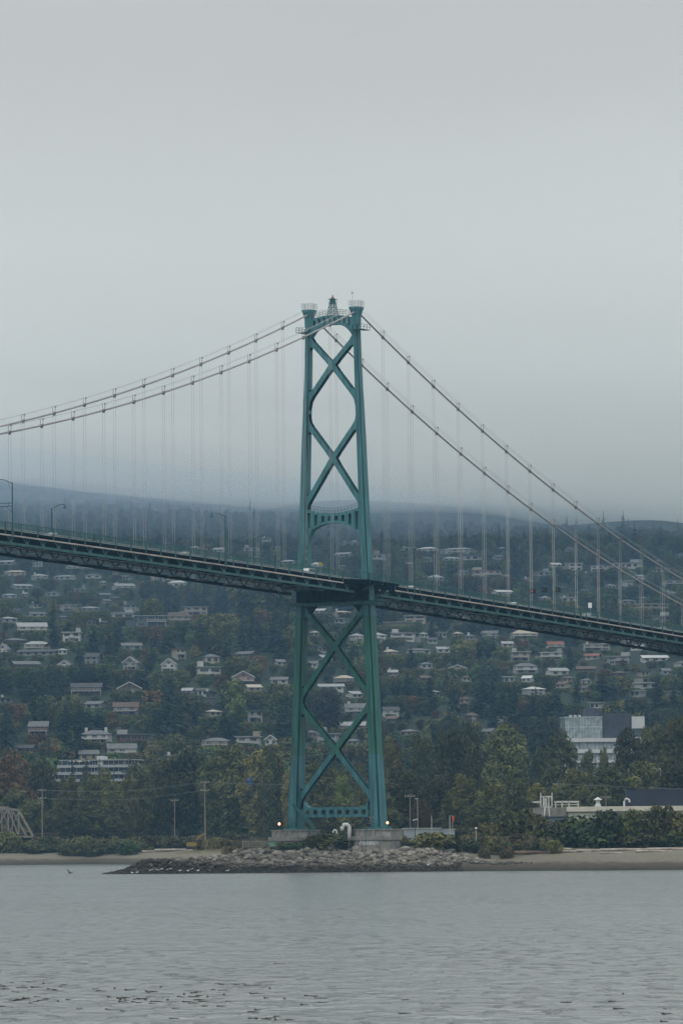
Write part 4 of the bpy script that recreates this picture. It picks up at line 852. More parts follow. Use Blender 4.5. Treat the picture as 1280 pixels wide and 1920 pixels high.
for a in [('green', 1092, 1532, 74, 1100, 'rounded, before the left end of the long white building'), ('dark', 1052, 1540, 60, 1106, 'before the blue tank wall'), ('olive', 1000, 1530, 66, 1110, 'tall, left of the plant tower'), ('dark', 962, 1520, 66, 1120, 'tall, below the light-topped tree'), ('green', 1140, 1522, 66, 1102, 'large, against the middle of the long white building'), ('bright', 1188, 1522, 50, 1104, 'tall, right of the middle of the white building'), ('olive', 1236, 1514, 60, 1100, 'feathery, near the right photo edge'), ('olive', 1272, 1526, 56, 1096, 'at the right photo edge'),
          ('olive', 920, 1544, 54, 1104, 'pale, right of the short lamp post'), ('olive', 1006, 1557, 66, 1086, 'low, on the bank before the plant'), ('green', 1038, 1562, 54, 1086, 'low, under the plant tank wall'), ('rust', 974, 1559, 60, 1090, 'low, between the last boulders and the plant'), ('olive', 905, 1566, 56, 1092, 'low, just right of the short lamp post'), ('green', 1120, 1558, 70, 1088, 'low, on the bank below the white building'), ('olive', 1165, 1560, 60, 1086, 'low, at the foot of the large building shrub'), ('dark', 1215, 1560, 64, 1084, 'low, right half of the bank'), ('green', 1258, 1562, 50, 1082, 'low, at the right end of the bank'), ('dark', 940, 1560, 64, 1090, 'low, where the boulders end'), ('olive', 812, 1562, 64, 1104, 'spreading, before the blue-grey shed'), ('green', 838, 1566, 44, 1102, 'small, at the right corner of the shed'), ('dark', 752, 1567, 36, 1098, 'small, at the right corner of the right pier'), ('dark', 616, 1564, 70, 1098, 'wide dark, between the two piers'), ('dark', 676, 1570, 18, 1096, 'small upright, at the left corner of the right pier'), ('green', 540, 1578, 50, 1098, 'low, at the foot of the left pier'), ('dark', 590, 1575, 34, 1098, 'low, right of the left pier graffiti'), ('olive', 880, 1566, 40, 1100, 'low, under the short lamp post')]: shr(*a)
for i, (u, vt, w_) in enumerate([(430, 1588, 26), (462, 1589, 20), (505, 1589, 30), (556, 1589, 34), (640, 1589, 30), (700, 1588, 26), (745, 1588, 30), (795, 1588, 24), (850, 1587, 30), (908, 1586, 26), (950, 1588, 30)]):
    shrub('grassy', u, vt, w_, 1103, 'tuft of dry blond grass along the crest of the boulder bank', 'dry grass tufts on the boulder bank', 15)
rg = random.Random(3); SL = [('rust', 'brownish bramble shrub in the hedge band along the left shore'), ('dark', 'dark green shrub in the hedge band along the left shore'), ('olive', 'olive shrub in the hedge band along the left shore'), ('green', 'green shrub in the hedge band along the left shore')]
for i in range(46):
    u = 4 + i * 11.2 + rg.uniform(-4, 4); k, lb = SL[rg.choice([0, 0, 1, 1, 2, 3])]; vt = rg.uniform(1567, 1579) - (6 if u < 60 else 0)
    shrub(k, u, vt, rg.uniform(26, 46), rg.uniform(1625, 1650) if u < 395 else rg.uniform(1560, 1640), lb, 'hedge-band shrubs on the left shore, ' + k)
for i in range(13): shrub(['olive', 'grassy', 'green', 'grassy'][i % 4], 858 + i * 15, 1573 + rg.uniform(-4, 5), rg.uniform(26, 44), 1098, 'low mixed scrub plant on the bank where the boulders give way to sand', 'scrub where the boulders give way to sand', 22)
for i in range(14): shrub('grassy' if i % 3 else 'olive', 380 + i * 10, 1578 + rg.uniform(-3, 3), 26, 1190 + rg.uniform(0, 60), 'pale scrubby plant on the flat left of the piers', 'scrub on the flat left of the piers')
# ================================================================ houses on the hill
WALLC = {'white': (0.37, 0.37, 0.356), 'cream': (0.3, 0.27, 0.216), 'tan': (0.228, 0.192, 0.144), 'grey': (0.18, 0.186, 0.186), 'brown': (0.084, 0.06, 0.045), 'red': (0.102, 0.036, 0.03), 'pale': (0.276, 0.282, 0.27), 'dark': (0.036, 0.039, 0.042), 'yellow': (0.276, 0.228, 0.12), 'blue': (0.216, 0.24, 0.258), 'pink': (0.204, 0.144, 0.126), 'glass': (0.06, 0.078, 0.09)}
ROOFC = {'grey': (0.099, 0.102, 0.105), 'dark': (0.043, 0.043, 0.046), 'brown': (0.081, 0.056, 0.043), 'white': (0.372, 0.372, 0.36), 'cream': (0.298, 0.273, 0.223), 'red': (0.161, 0.062, 0.043), 'pale': (0.223, 0.229, 0.229)}
def WM(c): return mat('wall_' + c, WALLC[c], .8, .12, .5)
def RM(c): return mat('roof_' + c, ROOFC[c], .8, .2, .8)
M_TRIM = mat('white_trim', (.40, .40, .385), .6, .05)
M_PANE = mat('window_glass', (.025, .03, .036), .1, .3, .4, spec=.6)
def winmesh(nm, n):
    w = MB(); w.box(-.5, .5, -.06, .02, -.5, .5, 0)
    for k in range(n):
        a = -.5 + (k + .12 / 1) / n if False else -.46 + .92 * k / n + .02; w.box(a - .008, a + .92 / n - .025, -.075, -.05, -.46, .46, 1)
    return w.mesh(nm, M_TRIM, M_PANE)
WIN = {n: winmesh('window_%d' % n, n) for n in (1, 2, 4)}
HOUSES = []                                          # (u0, u1, vtop, vbase, distance) kept clear of trees
ORD = ['first', 'second', 'third', 'fourth', 'fifth', 'sixth', 'seventh', 'eighth', 'ninth', 'tenth', 'eleventh', 'twelfth', 'thirteenth', 'fourteenth', 'fifteenth', 'sixteenth', 'seventeenth', 'eighteenth', 'nineteenth', 'twentieth'] + ['twenty-' + q for q in ('first', 'second', 'third', 'fourth', 'fifth', 'sixth', 'seventh', 'eighth', 'ninth')] + ['thirtieth'] + ['thirty-' + q for q in ('first', 'second', 'third', 'fourth', 'fifth', 'sixth', 'seventh', 'eighth', 'ninth')]
def house(u, v, wpx, hpx, style, wall, roof, st=2, label=None, deck=False, chim=0):
    p = ground_hit(u, v, 1750); Y = p.y; k = F / Y; wd = max(4.2, wpx * .9 / k); ht = max(3.0, hpx / k); dm = min(13, max(6.5, wd * .6)); rg = random.Random(int(u * 7 + v))
    HOUSES.append((u - wpx / 2 - 1, u + wpx / 2 + 1, v - hpx, v, Y))
    r_ = thing('house', (label or '').lstrip('@'), 'house', (p.x, p.y + dm / 2, p.z), R(rg.uniform(-14, 14) if label and not label.startswith('@') else rg.uniform(-32, 32)), 'houses on the hillside'); x0, x1, y0, y1 = -wd / 2, wd / 2, -dm / 2, dm / 2
    rh = {'side': .34, 'front': .42, 'hip': .30, 'flat': .0}[style] * ht; rh = min(rh, {'side': 3.2, 'front': 4.2, 'hip': 2.8, 'flat': 0}[style]); hw = ht - rh if style != 'flat' else ht - .35
    w = MB(); w.box(x0, x1, y0, y1, -4, hw)
    if style == 'front': w.add([(x0, y0, hw), (x1, y0, hw), (0, y0, ht - .2), (x0, y1, hw), (x1, y1, hw), (0, y1, ht - .2)], [(0, 1, 2), (5, 4, 3)])
    if style == 'side': w.add([(x, y, z) for x in (x0, x1) for y, z in ((y0, hw), (y1, hw), (0, ht - .2))], [(0, 1, 2), (5, 4, 3)])
    w.build('wall', WM(wall), r_)
    e = .55; q = MB()
    if style == 'flat': q.box(x0 - .7, x1 + .7, y0 - .9, y1 + .4, hw + .003, hw + .38)
    elif style == 'front':
        for sd in (-1, 1): q.add([(sd * (wd / 2 + e), y0 - e, hw - .35), (0, y0 - e, ht), (0, y1 + e, ht), (sd * (wd / 2 + e), y1 + e, hw - .35), (sd * (wd / 2 + e), y0 - e, hw - .1), (0, y0 - e, ht + .25), (0, y1 + e, ht + .25), (sd * (wd / 2 + e), y1 + e, hw - .1)], [(0, 1, 2, 3), (4, 7, 6, 5), (0, 4, 5, 1), (3, 2, 6, 7), (0, 3, 7, 4)])
    elif style == 'side':
        for sd in (-1, 1): q.add([(x0 - e, sd * (dm / 2 + e), hw - .3), (x1 + e, sd * (dm / 2 + e), hw - .3), (x1 + e, 0, ht), (x0 - e, 0, ht), (x0 - e, sd * (dm / 2 + e), hw - .08), (x1 + e, sd * (dm / 2 + e), hw - .08), (x1 + e, 0, ht + .22), (x0 - e, 0, ht + .22)], [(0, 1, 2, 3), (4, 7, 6, 5), (0, 4, 5, 1), (0, 3, 7, 4), (1, 5, 6, 2)])
    else:
        i = min(wd * .45, dm / 2); q.add([(x0 - e, y0 - e, hw), (x1 + e, y0 - e, hw), (x1 + e, y1 + e, hw), (x0 - e, y1 + e, hw), (x0 + i, 0, ht), (x1 - i, 0, ht), (x0 - e, y0 - e, hw - .2), (x1 + e, y0 - e, hw - .2)], [(0, 1, 5, 4), (1, 2, 5), (2, 3, 4, 5), (3, 0, 4), (0, 6, 7, 1)])
    ro = q.build('roof', RM(roof), r_)
    if style == 'front':
        t = MB()
        for sd in (-1, 1): t.bar((sd * (wd / 2 + e), y0 - e - .05, hw - .22), (0, y0 - e - .05, ht + .12), .12, .42)
        t.build('barge_board', M_TRIM, ro)
    if chim or rg.random() < .25:
        cx_ = x0 * .7 if chim != 2 else x1 * .7; MB().box(cx_ - .5, cx_ + .5, -.4, .5, hw, ht + 1.1).build('chimney', M_TRIM if rg.random() < .5 else RM('brown'), ro)
        if chim == 2: MB().box(-cx_ - .5, -cx_ + .5, -.4, .5, hw, ht + 1.1).build('chimney', M_TRIM, ro)
    if style == 'flat' and wd > 7 and st < 3:
        sd = rg.choice([-1, 1]); a, b_ = sorted((sd * wd * .5, sd * wd * rg.uniform(.1, .3))); lw = rg.random()
        if lw < .55: MB().box(a + .2, b_ - .2, y0 + 1.5, y1, ht + .1, ht + rg.uniform(1.6, 2.6)).build('roof_storey', WM(rg.choice([wall, 'grey', 'tan', 'pale'])), ro)
        if lw > .35: q = wd * rg.uniform(.2, .35); z = hw * rg.uniform(.5, .72); MB().box(*sorted((-sd * wd / 2, -sd * (wd / 2 + q))), y0 + 1.2, y1 - .5, -4, z).build('side_wing', WM(rg.choice([wall, wall, 'tan', 'brown', 'grey'])), r_)
    # windows row by row
    sh = hw / st; modern = style == 'flat'
    for j in range(st):
        cy_ = sh * (j + .55); n = max(2, min(5, int(wd / (4.2 if modern else 3.6)))); ww = wd / n * (.8 if modern else .5); wh_ = min(sh * .55, 1.9 if modern else 1.6)
        for i in range(n):
            if rg.random() < .16 and n > 2: continue
            ww = wd / n * (rg.uniform(.45, .86) if modern else rg.uniform(.38, .6))
            o = link('window', WIN[4 if modern and ww > 3 else 2 if ww > 1.3 else 1], r_, (x0 + wd * (i + .5) / n + (0 if modern else rg.uniform(-.2, .2)), y0, cy_), 0, (ww, 1, wh_))
    if style == 'front': link('window', WIN[2], r_, (0, y0, hw + rh * .3), 0, (min(2, wd * .22), 1, rh * .35))
    if deck or (st > 1 and rg.random() < .45):
        z = sh * (st - 1); dk = MB(); f0 = rg.choice([-1, -.3, -1]); f1 = rg.choice([1, .4, 1])
        dk.box(x0 * -f0 if False else x0 * abs(f0), x1 * f1, y0 - 1.9, y0 - .1, z - .12, z + .12)
        a, b_ = x0 * abs(f0), x1 * f1
        dk.box(a, b_, y0 - 1.9, y0 - 1.84, z + .95, z + 1.05); dk.box(a, b_, y0 - 1.9, y0 - 1.86, z + .5, z + .56)
        for i in range(int((b_ - a) / 1.6) + 1): x = a + (b_ - a) * i / max(1, int((b_ - a) / 1.6)); dk.box(x - .05, x + .05, y0 - 1.9, y0 - 1.82, z, z + 1.0)
        for x in (a + .2, b_ - .2): dk.box(x - .1, x + .1, y0 - 1.85, y0 - 1.65, -3, z)
        dk.build('balcony', M_TRIM, r_)
    return r_
S_ = {'s': 'side', 'f': 'front', 'h': 'hip', 'l': 'flat'}
SN = {'side': 'gable-roofed house', 'front': 'front-gabled house', 'hip': 'hip-roofed house', 'flat': 'flat-roofed house'}
WN = {'pale': 'pale grey', 'dark': 'charcoal', 'red': 'dark red', 'glass': 'glass-walled', 'pink': 'pinkish brown', 'blue': 'pale blue-grey', 'yellow': 'pale yellow'}
# u, base row, width, height, style, wall, roof, storeys, own label
HL_ = '''59 1189 60 21 s cream pale 2 large cream house with long pale roof left of the tallest left conifer
28 1210 40 14 h brown grey 1
69 1222 54 20 h tan pale 2 tan two-storey villa below the large cream long-roofed house
72 1230 80 9 s grey dark 1 long low dark-roofed house directly under the tan villa
117 1227 18 11 l white pale 1
8 1230 18 22 f white grey 2
47 1255 55 15 s brown grey 1
124 1256 25 17 f white dark 2 small white timbered house with steep dark roof on left hillside
175 1245 28 20 s grey dark 2
246 1257 30 25 f grey grey 2 grey front-gabled house with white trim left of a matching white one
318 1261 29 25 f white grey 2 white front-gabled house with tall lower windows on left hillside
135 1205 36 20 l white white 2 white flat modern house half behind the tallest left conifer
169 1175 18 15 l brown dark 1
127 1146 28 12 l cream cream 2
246 1220 40 14 s grey grey 1
230 1162 42 14 l white white 1 long white flat-roofed wing left of the big glass house
282 1176 62 22 l glass pale 2 big glass-fronted hilltop house with terraces
334 1170 42 22 s tan brown 2 tan gabled wing right of the big glass house
367 1155 47 18 l cream pale 2 cream hilltop house with overhanging flat roof and flagpole
15 1168 30 12 l blue pale 1
162 1303 62 22 s brown dark 2 wide dark brown house with white window frames and terrace umbrella
242 1306 48 26 f brown dark 2 brown front-gabled house with white bargeboards above the grey double-storey one
236 1342 50 24 s grey brown 2 grey two-storey house with brown roof on lower left slope
180 1329 36 9 s pale grey 1
73 1379 38 26 s red grey 2 dark red house with grey gable roof at lower far left
180 1395 60 26 h white grey 2 long white two-storey house with two white chimneys
249 1391 66 11 l red grey 1 low dark red flat-roofed house right of the long white one
228 1420 58 25 s white grey 2 white house with dormered grey roof just above the apartment block
166 1426 38 19 l yellow grey 1
50 1412 35 11 s brown dark 1
12 1321 26 10 l grey grey 1
334 1237 11 21 l cream brown 2
395 1245 30 19 h cream grey 1
391 1277 46 27 l white pale 2 white modern house with shed roof above the bright green tree
455 1284 44 25 f pink brown 2 pinkish brown gabled house right of the bright green tree
474 1297 28 9 l tan cream 1
525 1249 13 9 s pale grey 1
524 1283 33 13 s white grey 1
462 1234 35 9 s brown grey 1
352 1303 20 9 l blue pale 1
381 1307 10 15 l white white 1
395 1325 18 28 l dark dark 2
399 1344 24 6 l cream cream 1
478 1357 28 25 l pale grey 2 pale grey house with roof deck left of the left tower leg
406 1404 53 21 h pink grey 2
466 1403 47 22 l pale pale 2 pale two-storey flat-roofed house above the shore trees left of the tower
508 1397 22 18 f white grey 1 little white A-frame house left of the left tower leg
324 1430 25 12 l pale pale 1
601 1151 23 7 l white white 1
641 1155 33 10 h cream cream 1
639 1170 20 7 l pale pale 1
590 1194 15 10 h tan tan 1
706 1203 34 17 h white pale 2 white villa just right of the right tower leg below the deck
668 1204 16 16 l white pale 2
601 1223 11 12 l white grey 1
606 1241 13 13 l pale pale 2
588 1253 15 13 s white grey 1
645 1284 40 18 h brown cream 2 brown house with broad cream roof framed by the tower bracing
620 1295 51 9 s white pale 1
663 1309 24 9 s white pale 1
667 1341 42 21 s pale grey 2 pale house with skylit grey roof framed beside the right tower leg
653 1373 70 18 s tan pale 2 long tan house framed between the tower legs
616 1399 40 24 l grey pale 2 grey balconied block framed between the tower legs
583 1384 13 15 l pink grey 1
662 1399 20 14 h pale grey 1
732 1345 31 19 s white dark 2 white dark-roofed house just right of the tower above the trees
739 1357 20 10 s brown brown 1
768 1382 26 15 h tan grey 1
743 1178 50 12 l tan cream 2
778 1168 43 14 l cream cream 2
756 1202 48 16 l white pale 2 wide white house with slim columns below the deck
793 1196 13 9 h white pale 1
828 1196 13 10 l pale pale 1
857 1195 17 9 l tan cream 1
919 1196 32 13 s blue grey 2
982 1203 52 22 h cream cream 3 large cream three-storey villa under the deck on the right
950 1214 22 7 l cream pale 1
783 1227 49 11 l white grey 1
830 1225 26 9 s white pale 1
732 1233 20 16 h tan tan 1
798 1254 23 13 h white grey 1
859 1259 35 12 f cream grey 1
976 1242 37 20 l tan tan 2 tan block with bare upper floor below the large cream villa
984 1263 46 20 h white grey 2 white house with grey hipped roof under the tan block
954 1280 22 10 l white white 1
990 1279 18 8 l white white 1
1000 1303 38 16 l pale white 2
1040 1217 33 14 s white red 2 white house with dull red roof under the right deck
1118 1220 55 13 l cream cream 2 long cream flat-roofed house right of the red-roofed one
1034 1239 44 16 l white white 2 boxy white house below the red-roofed one
1111 1237 27 8 s pale red 1
1160 1246 47 16 l grey pale 2 grey house with a red tree before it
1226 1241 53 11 l white white 1
1197 1219 27 11 s white pale 1
1176 1210 16 5 l white white 1
1044 1267 40 14 l white pale 1
1098 1262 38 12 s red brown 1
1099 1284 20 12 l white grey 1
1211 1292 43 10 l white white 1
1196 1308 10 6 l white white 1
1119 1330 15 6 l white pale 1
884 1355 21 19 h brown brown 2 brick house with brown roof peeping above the right shore trees
944 1358 18 6 l cream cream 1
918 1380 13 12 l pale grey 1
711 1057 24 18 l pale pale 2
764 1035 24 9 l pale white 1
802 1037 40 12 l white white 2
860 1038 67 12 l pale pale 2
845 1056 33 12 l pale pale 2
882 1051 30 9 l white grey 1
912 1084 58 15 l cream red 2 long reddish-roofed house on the upper hill right of the tower
816 1095 28 18 l grey pale 2
941 1116 38 8 l white white 1
802 1056 12 10 l pale white 1
932 1050 16 9 s pale grey 1
1040 1064 21 6 l white white 1
1075 1070 30 14 l white white 2
1121 1072 26 12 l white pale 2
1177 1066 55 11 l white pale 1
1200 1086 20 8 l white pale 1
1243 1073 22 8 l pale pale 1
1262 1099 40 11 l white pale 2
1176 1101 12 12 l white white 2
1143 1104 15 8 l pale pale 1
1066 1129 28 8 l white white 1
1175 1133 32 9 l pale grey 1
1222 1146 60 14 l tan cream 2
1015 1080 30 9 l pale pale 1
1022 1127 15 7 l pale pale 1
29 1081 45 12 l cream cream 2
74 1089 30 13 l pale pale 2
123 1087 45 9 l pale pale 1
150 1069 48 11 l pale grey 2
176 1085 32 9 l white grey 1
71 1067 9 17 l pale pale 3
15 1059 30 6 l pale pale 1
231 1106 42 12 l pale pale 2
40 1104 40 6 l pale pale 1
239 1088 9 6 l white white 1
290 1089 12 13 l cream pale 3
314 1090 22 10 l cream pale 1
333 1102 36 14 l white white 1
314 1027 11 9 l pale pale 1
366 1033 16 10 l white pale 1
411 1036 20 9 l pale pale 1
472 1034 31 7 l pale pale 1
515 1032 20 6 l pale pale 1
501 1022 18 14 l pale pale 2
541 1058 28 7 l pale white 1
593 1069 22 15 l white white 2
655 1025 34 8 l pale pale 1
645 1044 34 5 l pale pale 1
640 1069 9 9 l pale white 1
243 1146 24 12 l pale grey 2
30 1152 11 10 l pale pale 1
69 1157 31 9 s pale grey 1
169 1146 37 6 l grey pale 1
18 1122 30 7 l pale pale 1
100 1118 26 7 l pale grey 1
150 1112 24 7 l pale pale 1
1240 1165 30 8 l pale pale 1
1100 1158 24 7 l pale pale 1
1005 1160 24 8 l pale pale 1
905 1150 26 8 l pale pale 1
860 1162 22 9 l white pale 1'''
hs = []
for ln in HL_.split('\n'):
    f = ln.split(' ', 8)
    if f[4] == 'l' and len(f) < 9 and float(f[2]) > 12: f[4] = 'lhlhs'[int(float(f[0]) * 3 + float(f[1])) % 5]
    hs.append((float(f[0]), float(f[1]), float(f[2]), float(f[3]), S_[f[4]], f[5] if f[5] in WALLC else 'pale', f[6] if f[6] in ROOFC else 'cream', int(f[7]), f[8] if len(f) > 8 else None))
rg = random.Random(44); rects = [(h[0] - h[2] / 2 - 4, h[0] + h[2] / 2 + 4, h[1] - h[3] - 3, h[1] + 3) for h in hs]; more = 0
for _ in range(900):                                    # the small half-hidden houses between the larger ones
    if more >= 46: break
    u = rg.uniform(4, 1278); dv = 1058 + (u - 640) * .17
    v = rg.uniform(1032 if u > 690 else 1070, 1320 if u > 690 else 1175)
    if abs(v - dv - (14 if u < 640 else 22)) < 26 or 545 < u < 735 or (u < 560 and u > 240 and v > 1095): continue
    w_ = rg.uniform(9, 21) * (1.0 if v > 1110 else .9); h_ = rg.uniform(5, 9.5)
    if any(u + w_ / 2 > q[0] and u - w_ / 2 < q[1] and v > q[2] and v - h_ < q[3] for q in rects): continue
    rects.append((u - w_ / 2 - 4, u + w_ / 2 + 4, v - h_ - 3, v + 3)); more += 1
    hs.append((round(u, 1), round(v, 1), round(w_, 1), round(h_, 1), rg.choice(['flat', 'hip', 'side', 'side', 'hip']), rg.choice(['pale', 'white', 'grey', 'tan', 'brown', 'cream', 'blue']), rg.choice(['grey', 'pale', 'dark', 'brown', 'grey']), 1, None))
def rowname(u, v):
    dv = 1058 + (u - 640) * .17                        # where the deck runs
    side = 'left of the tower' if u < 560 else 'between the tower legs' if u < 690 else 'right of the tower'
    if u < 690 and u >= 560: return ('above the deck' if v < 1085 else 'below the deck') + ' ' + side
    if v < dv + 8: return ('topmost row' if v < 1062 else 'row above the deck') + ' ' + side
    lim = dv + (45 if u < 560 else 85)
    if v < lim: return 'row below the deck ' + side
    return ('upper slope' if v < 1190 else 'middle slope' if v < 1290 else 'lower slope') + ' ' + side
cells = {}
for h in hs:
    if h[8] is None: cells.setdefault(rowname(h[0], h[1]), []).append(h)
LBL = {}
for rn, L_ in cells.items():
    for i, h in enumerate(sorted(L_)):
        o = 'leftmost' if i == 0 else 'rightmost' if i == len(L_) - 1 else ORD[min(i, 38)] + ' from left'
        LBL[h] = '%s %s house, %s, %s' % (WN.get(h[5], h[5]), {'side': 'gabled', 'front': 'front-gabled', 'hip': 'hip-roofed', 'flat': 'flat-roofed'}[h[4]], o, rn)
for h in hs: house(*h[:8], label=h[8] or '@' + LBL[h], deck=bool(h[8]) and h[7] > 1, chim=2 if h[8] and 'two white chimneys' in h[8] else 0)

# terraced apartment block on the left
def block(name, label, cat, u, vb, vt, Y, wpx, floors, rz, bands, wing=None):
    p = at(u, vb, Y); g = tz(p.x, p.y); k = F / Y; wd = wpx / k; top = at(u, vt, Y).z - g; r_ = thing(name, label, cat, (p.x, p.y, g), rz); fh = top / floors; return r_, wd, top, fh
r_, wd, top, fh = block('apartment_block', 'white terraced apartment block with long balcony bands behind the left shore trees', 'apartment block', 186, 1575, 1424, 1830, 156, 8, R(-4), None)
M_BAND = mat('white_render', (.46, .47, .47), .7, .08); M_WGL = mat('blue_glass', (.045, .06, .07), .08, .4, .5, spec=.7)
MB().box(-wd / 2 + .6, wd / 2 - .6, 1.2, 14, -2, top - fh + .3).build('wall', WM('grey'), r_)
for i in range(8):
    z = fh * i; x0 = -wd / 2 + (0 if i < 7 else .8) - (0 if i > 5 else .8 * (6 - i) * .4); x1 = wd / 2 + (0 if i > 5 else .2 * (6 - i))
    sl = MB(); sl.box(x0, x1, -.4, 14.2, z + fh - .34, z + fh - .02)
    if i < 7: sl.box(x0, x1 * (1 if i != 5 else .55), -.4, -.2, z + fh - .02, z + fh + .6)
    sl.build('floor_band', mat('grey_render', (.27, .29, .30), .7, .1), r_)
    for a, b_ in ((x0 + .8, x0 + wd * .3), (x0 + wd * .33, -.4), (1.6, wd * .3), (wd * .32, x1 - .8)):
        g_ = MB(); g_.box(a, b_, 1.0, 1.3, z + .25, z + fh - .35, 1)
        for q in range(5): x = a + (b_ - a) * q / 4; g_.box(x - .07, x + .07, .93, 1.05, z + .25, z + fh - .35, 0)
        g_.build('window', [M_BAND, M_WGL], r_)
    MB().box(-.3, 1.4, .2, 1.3, z, z + fh - .34).build('party_wall', M_BAND, r_) if i in (3, 5, 7) else None
MB().box(-.6, 1.8, .5, 12, top - .02, top + 1.2).build('stair_tower', M_BAND, r_)
wl = MB(); wl.box(-wd / 2 - 7.5, -wd / 2 - .8, 2, 12, -2, top * .72)
for i in range(4): wl.box(-wd / 2 - 8, -wd / 2 - .75, .6, 12.3, top * .72 - i * fh, top * .72 - i * fh + .9)
wl.build('side_wing', M_BAND, r_)
for i in range(4): MB().box(-wd / 2 - 7, -wd / 2 - 1.2, 1.9, 2.05, top * .72 - i * fh - fh + 1.1, top * .72 - i * fh - .15).build('window', M_WGL, r_)
um = thing('parasol_row', 'row of three cream parasols on the top terrace of the apartment block', 'parasols', r_.matrix_basis @ Vector((0, 0, 0))) if False else None
for i, dx in enumerate((-8.2, -5.6, -3.0)):
    q = Matrix.Translation(r_.location) @ Matrix.Rotation(R(-4), 4, 'Z') @ Vector((dx * 1.0 - 1, .4, top - fh + .02)); po = thing('parasol', ['left', 'middle', 'right'][i] + ' one of three cream parasols on the apartment block top terrace', 'parasol', q, 0, 'parasols on the top terrace')
    MB().tube([(0, 0, 0), (0, 0, 2.1)], .05, 6).build('pole', M_GALV, po); MB().tube([(0, 0, 1.7), (0, 0, 2.25)], [1.3, .05], 10).build('canopy', mat('cream_canvas', (.62, .55, .38), .8), po)
# white midrise on the right
r_, wd, top, fh = block('midrise_building', 'white glass-fronted midrise with dark penthouse rising behind the right shore trees', 'office building', 1136, 1575, 1342, 1760, 150, 11, R(6), None)
MB().box(-wd / 2, wd / 2, .6, 16, -2, top - 2 * fh).build('wall', M_BAND, r_)
for i in range(9):
    z = fh * i; MB().box(-wd / 2 - .3, wd / 2 + .3, -.3, 16.2, z + fh - .75 - (.5 if i in (8, 7) else 0), z + fh - .02).build('floor_band', M_BAND, r_)
    g_ = MB(); a, b_ = -wd / 2 + .2, wd / 2 - .2; g_.box(a, b_, .45, .75, z, z + fh - .76 - (.5 if i in (8, 7) else 0), 1)
    for q in range(21): x = a + (b_ - a) * q / 20; g_.box(x - .06, x + .06, .38, .5, z, z + fh - .8, 0)
    g_.build('window', [mat('mullion', (.40, .45, .46), .4), mat('pale_glass', (.23, .28, .29), .12, .4, .6, spec=.6)], r_)
g_ = MB(); x1 = -wd / 2 + wd * .46; g_.box(-wd / 2, x1, 0, 12, top - 2 * fh, top - .5, 1); g_.box(-wd / 2 - .2, x1 + .2, -.2, 12.2, top - .5, top - .25, 0); g_.box(-wd / 2 - .1, x1 + .1, -.1, 0, top - fh - .15, top - fh + .15, 0)
for q in range(13): x = -wd / 2 + (x1 + wd / 2) * q / 12; g_.box(x - .05, x + .05, -.08, .02, top - 2 * fh, top - .5, 0)
g_.build('glass_storey', [mat('mullion', (.40, .45, .46), .4), mat('pale_glass', (.23, .28, .29), .12)], r_)
MB().box(x1 + .1, x1 + wd * .37, 1.0, 13, top - 2 * fh, top + .9).box(x1 - wd * .17, x1 + .1, 5, 13, top - .3, top + 2.6).build('penthouse', mat('dark_cladding', (.045, .05, .065), .7), r_)
MB().box(x1 + wd * .38, wd / 2, .2, 12, top - 1.15 * fh, top - .3).build('white_penthouse', M_BAND, r_); MB().box(x1 + wd * .38, wd / 2, .5, 12, top - 2 * fh, top - 1.16 * fh).build('window', M_WGL, r_)
MB().box(x1 + wd * .3, wd / 2 + .9, -.6, 12, top - 2 * fh - .1, top - 2 * fh + .3).build('canopy', M_BAND, r_)
for dx in (-11, -9.5, -8, .5, 2.0): MB().box(dx - .4, dx + .4, 3, 4, top - .25, top + .4).build('roof_unit', M_GALV, r_)
# ================================================================ shore clutter
GALV2 = mat('weathered_white', (.50, .50, .48), .6, .2, .8); M_WOOD = mat('weathered_wood', (.20, .16, .12), .9, .3, 1.0); M_LOG = mat('driftwood', (.33, .29, .24), .9, .35, .8); M_RUST = mat('rusty_steel', (.16, .10, .07), .8, .35, 1.0)
M_GRF = mat('greenish_wall', (.40, .42, .36), .8, .25, .3)
def gz(x, y): return tz(x, y)
def base_at(u, Y): p = at(u, 1580, Y); return Vector((p.x, p.y, gz(p.x, p.y)))
def ztop(u, v, Y): return at(u, v, Y).z
# long flat-roofed building at right
b0 = base_at(1066, 1150); wdt = (1310 - 1066) / (F / 1150); hb = ztop(1066, 1514, 1150) - b0.z
r_ = thing('warehouse', 'long low off-white flat-roofed building behind shrubs at the right shore', 'warehouse', b0, R(-2))
MB().box(0, wdt, 0, 16, -1, hb - .9).build('wall', M_GRF, r_); MB().box(-.4, wdt + .4, -.5, 16.4, hb - .9, hb + .15).build('roof', mat('pale_fascia', (.52, .50, .42), .7, .15, .4), r_)
MB().box(7.3, 14.5, -.06, 0, -.5, hb - 1.3).build('shutter_door', WM('grey'), r_); MB().box(16, 23, -.05, 0, hb - 2.6, hb - 1.4).build('window', M_PANE, r_)
x = (1174 - 1066) / (F / 1150); zt = ztop(1174, 1480, 1150) - b0.z
MB().box(x, wdt + 2, 3, 14, hb + .16, zt).build('roof_block', mat('navy_cladding', (.022, .028, .045), .6, .2, .3), r_)
x = (1121 - 1066) / (F / 1150)
v_ = MB().tube([(x, 2, hb + .1), (x, 2, hb + .9), (x, 2, hb + 1.5)], [.75, .42, .4], 12).build('roof_vent', GALV2, r_); MB().tube([(x, 2, hb + 1.5), (x, 2, hb + 1.62), (x, 2, hb + 2.2)], [.5, 1.0, .1], 12).build('cap', GALV2, v_)
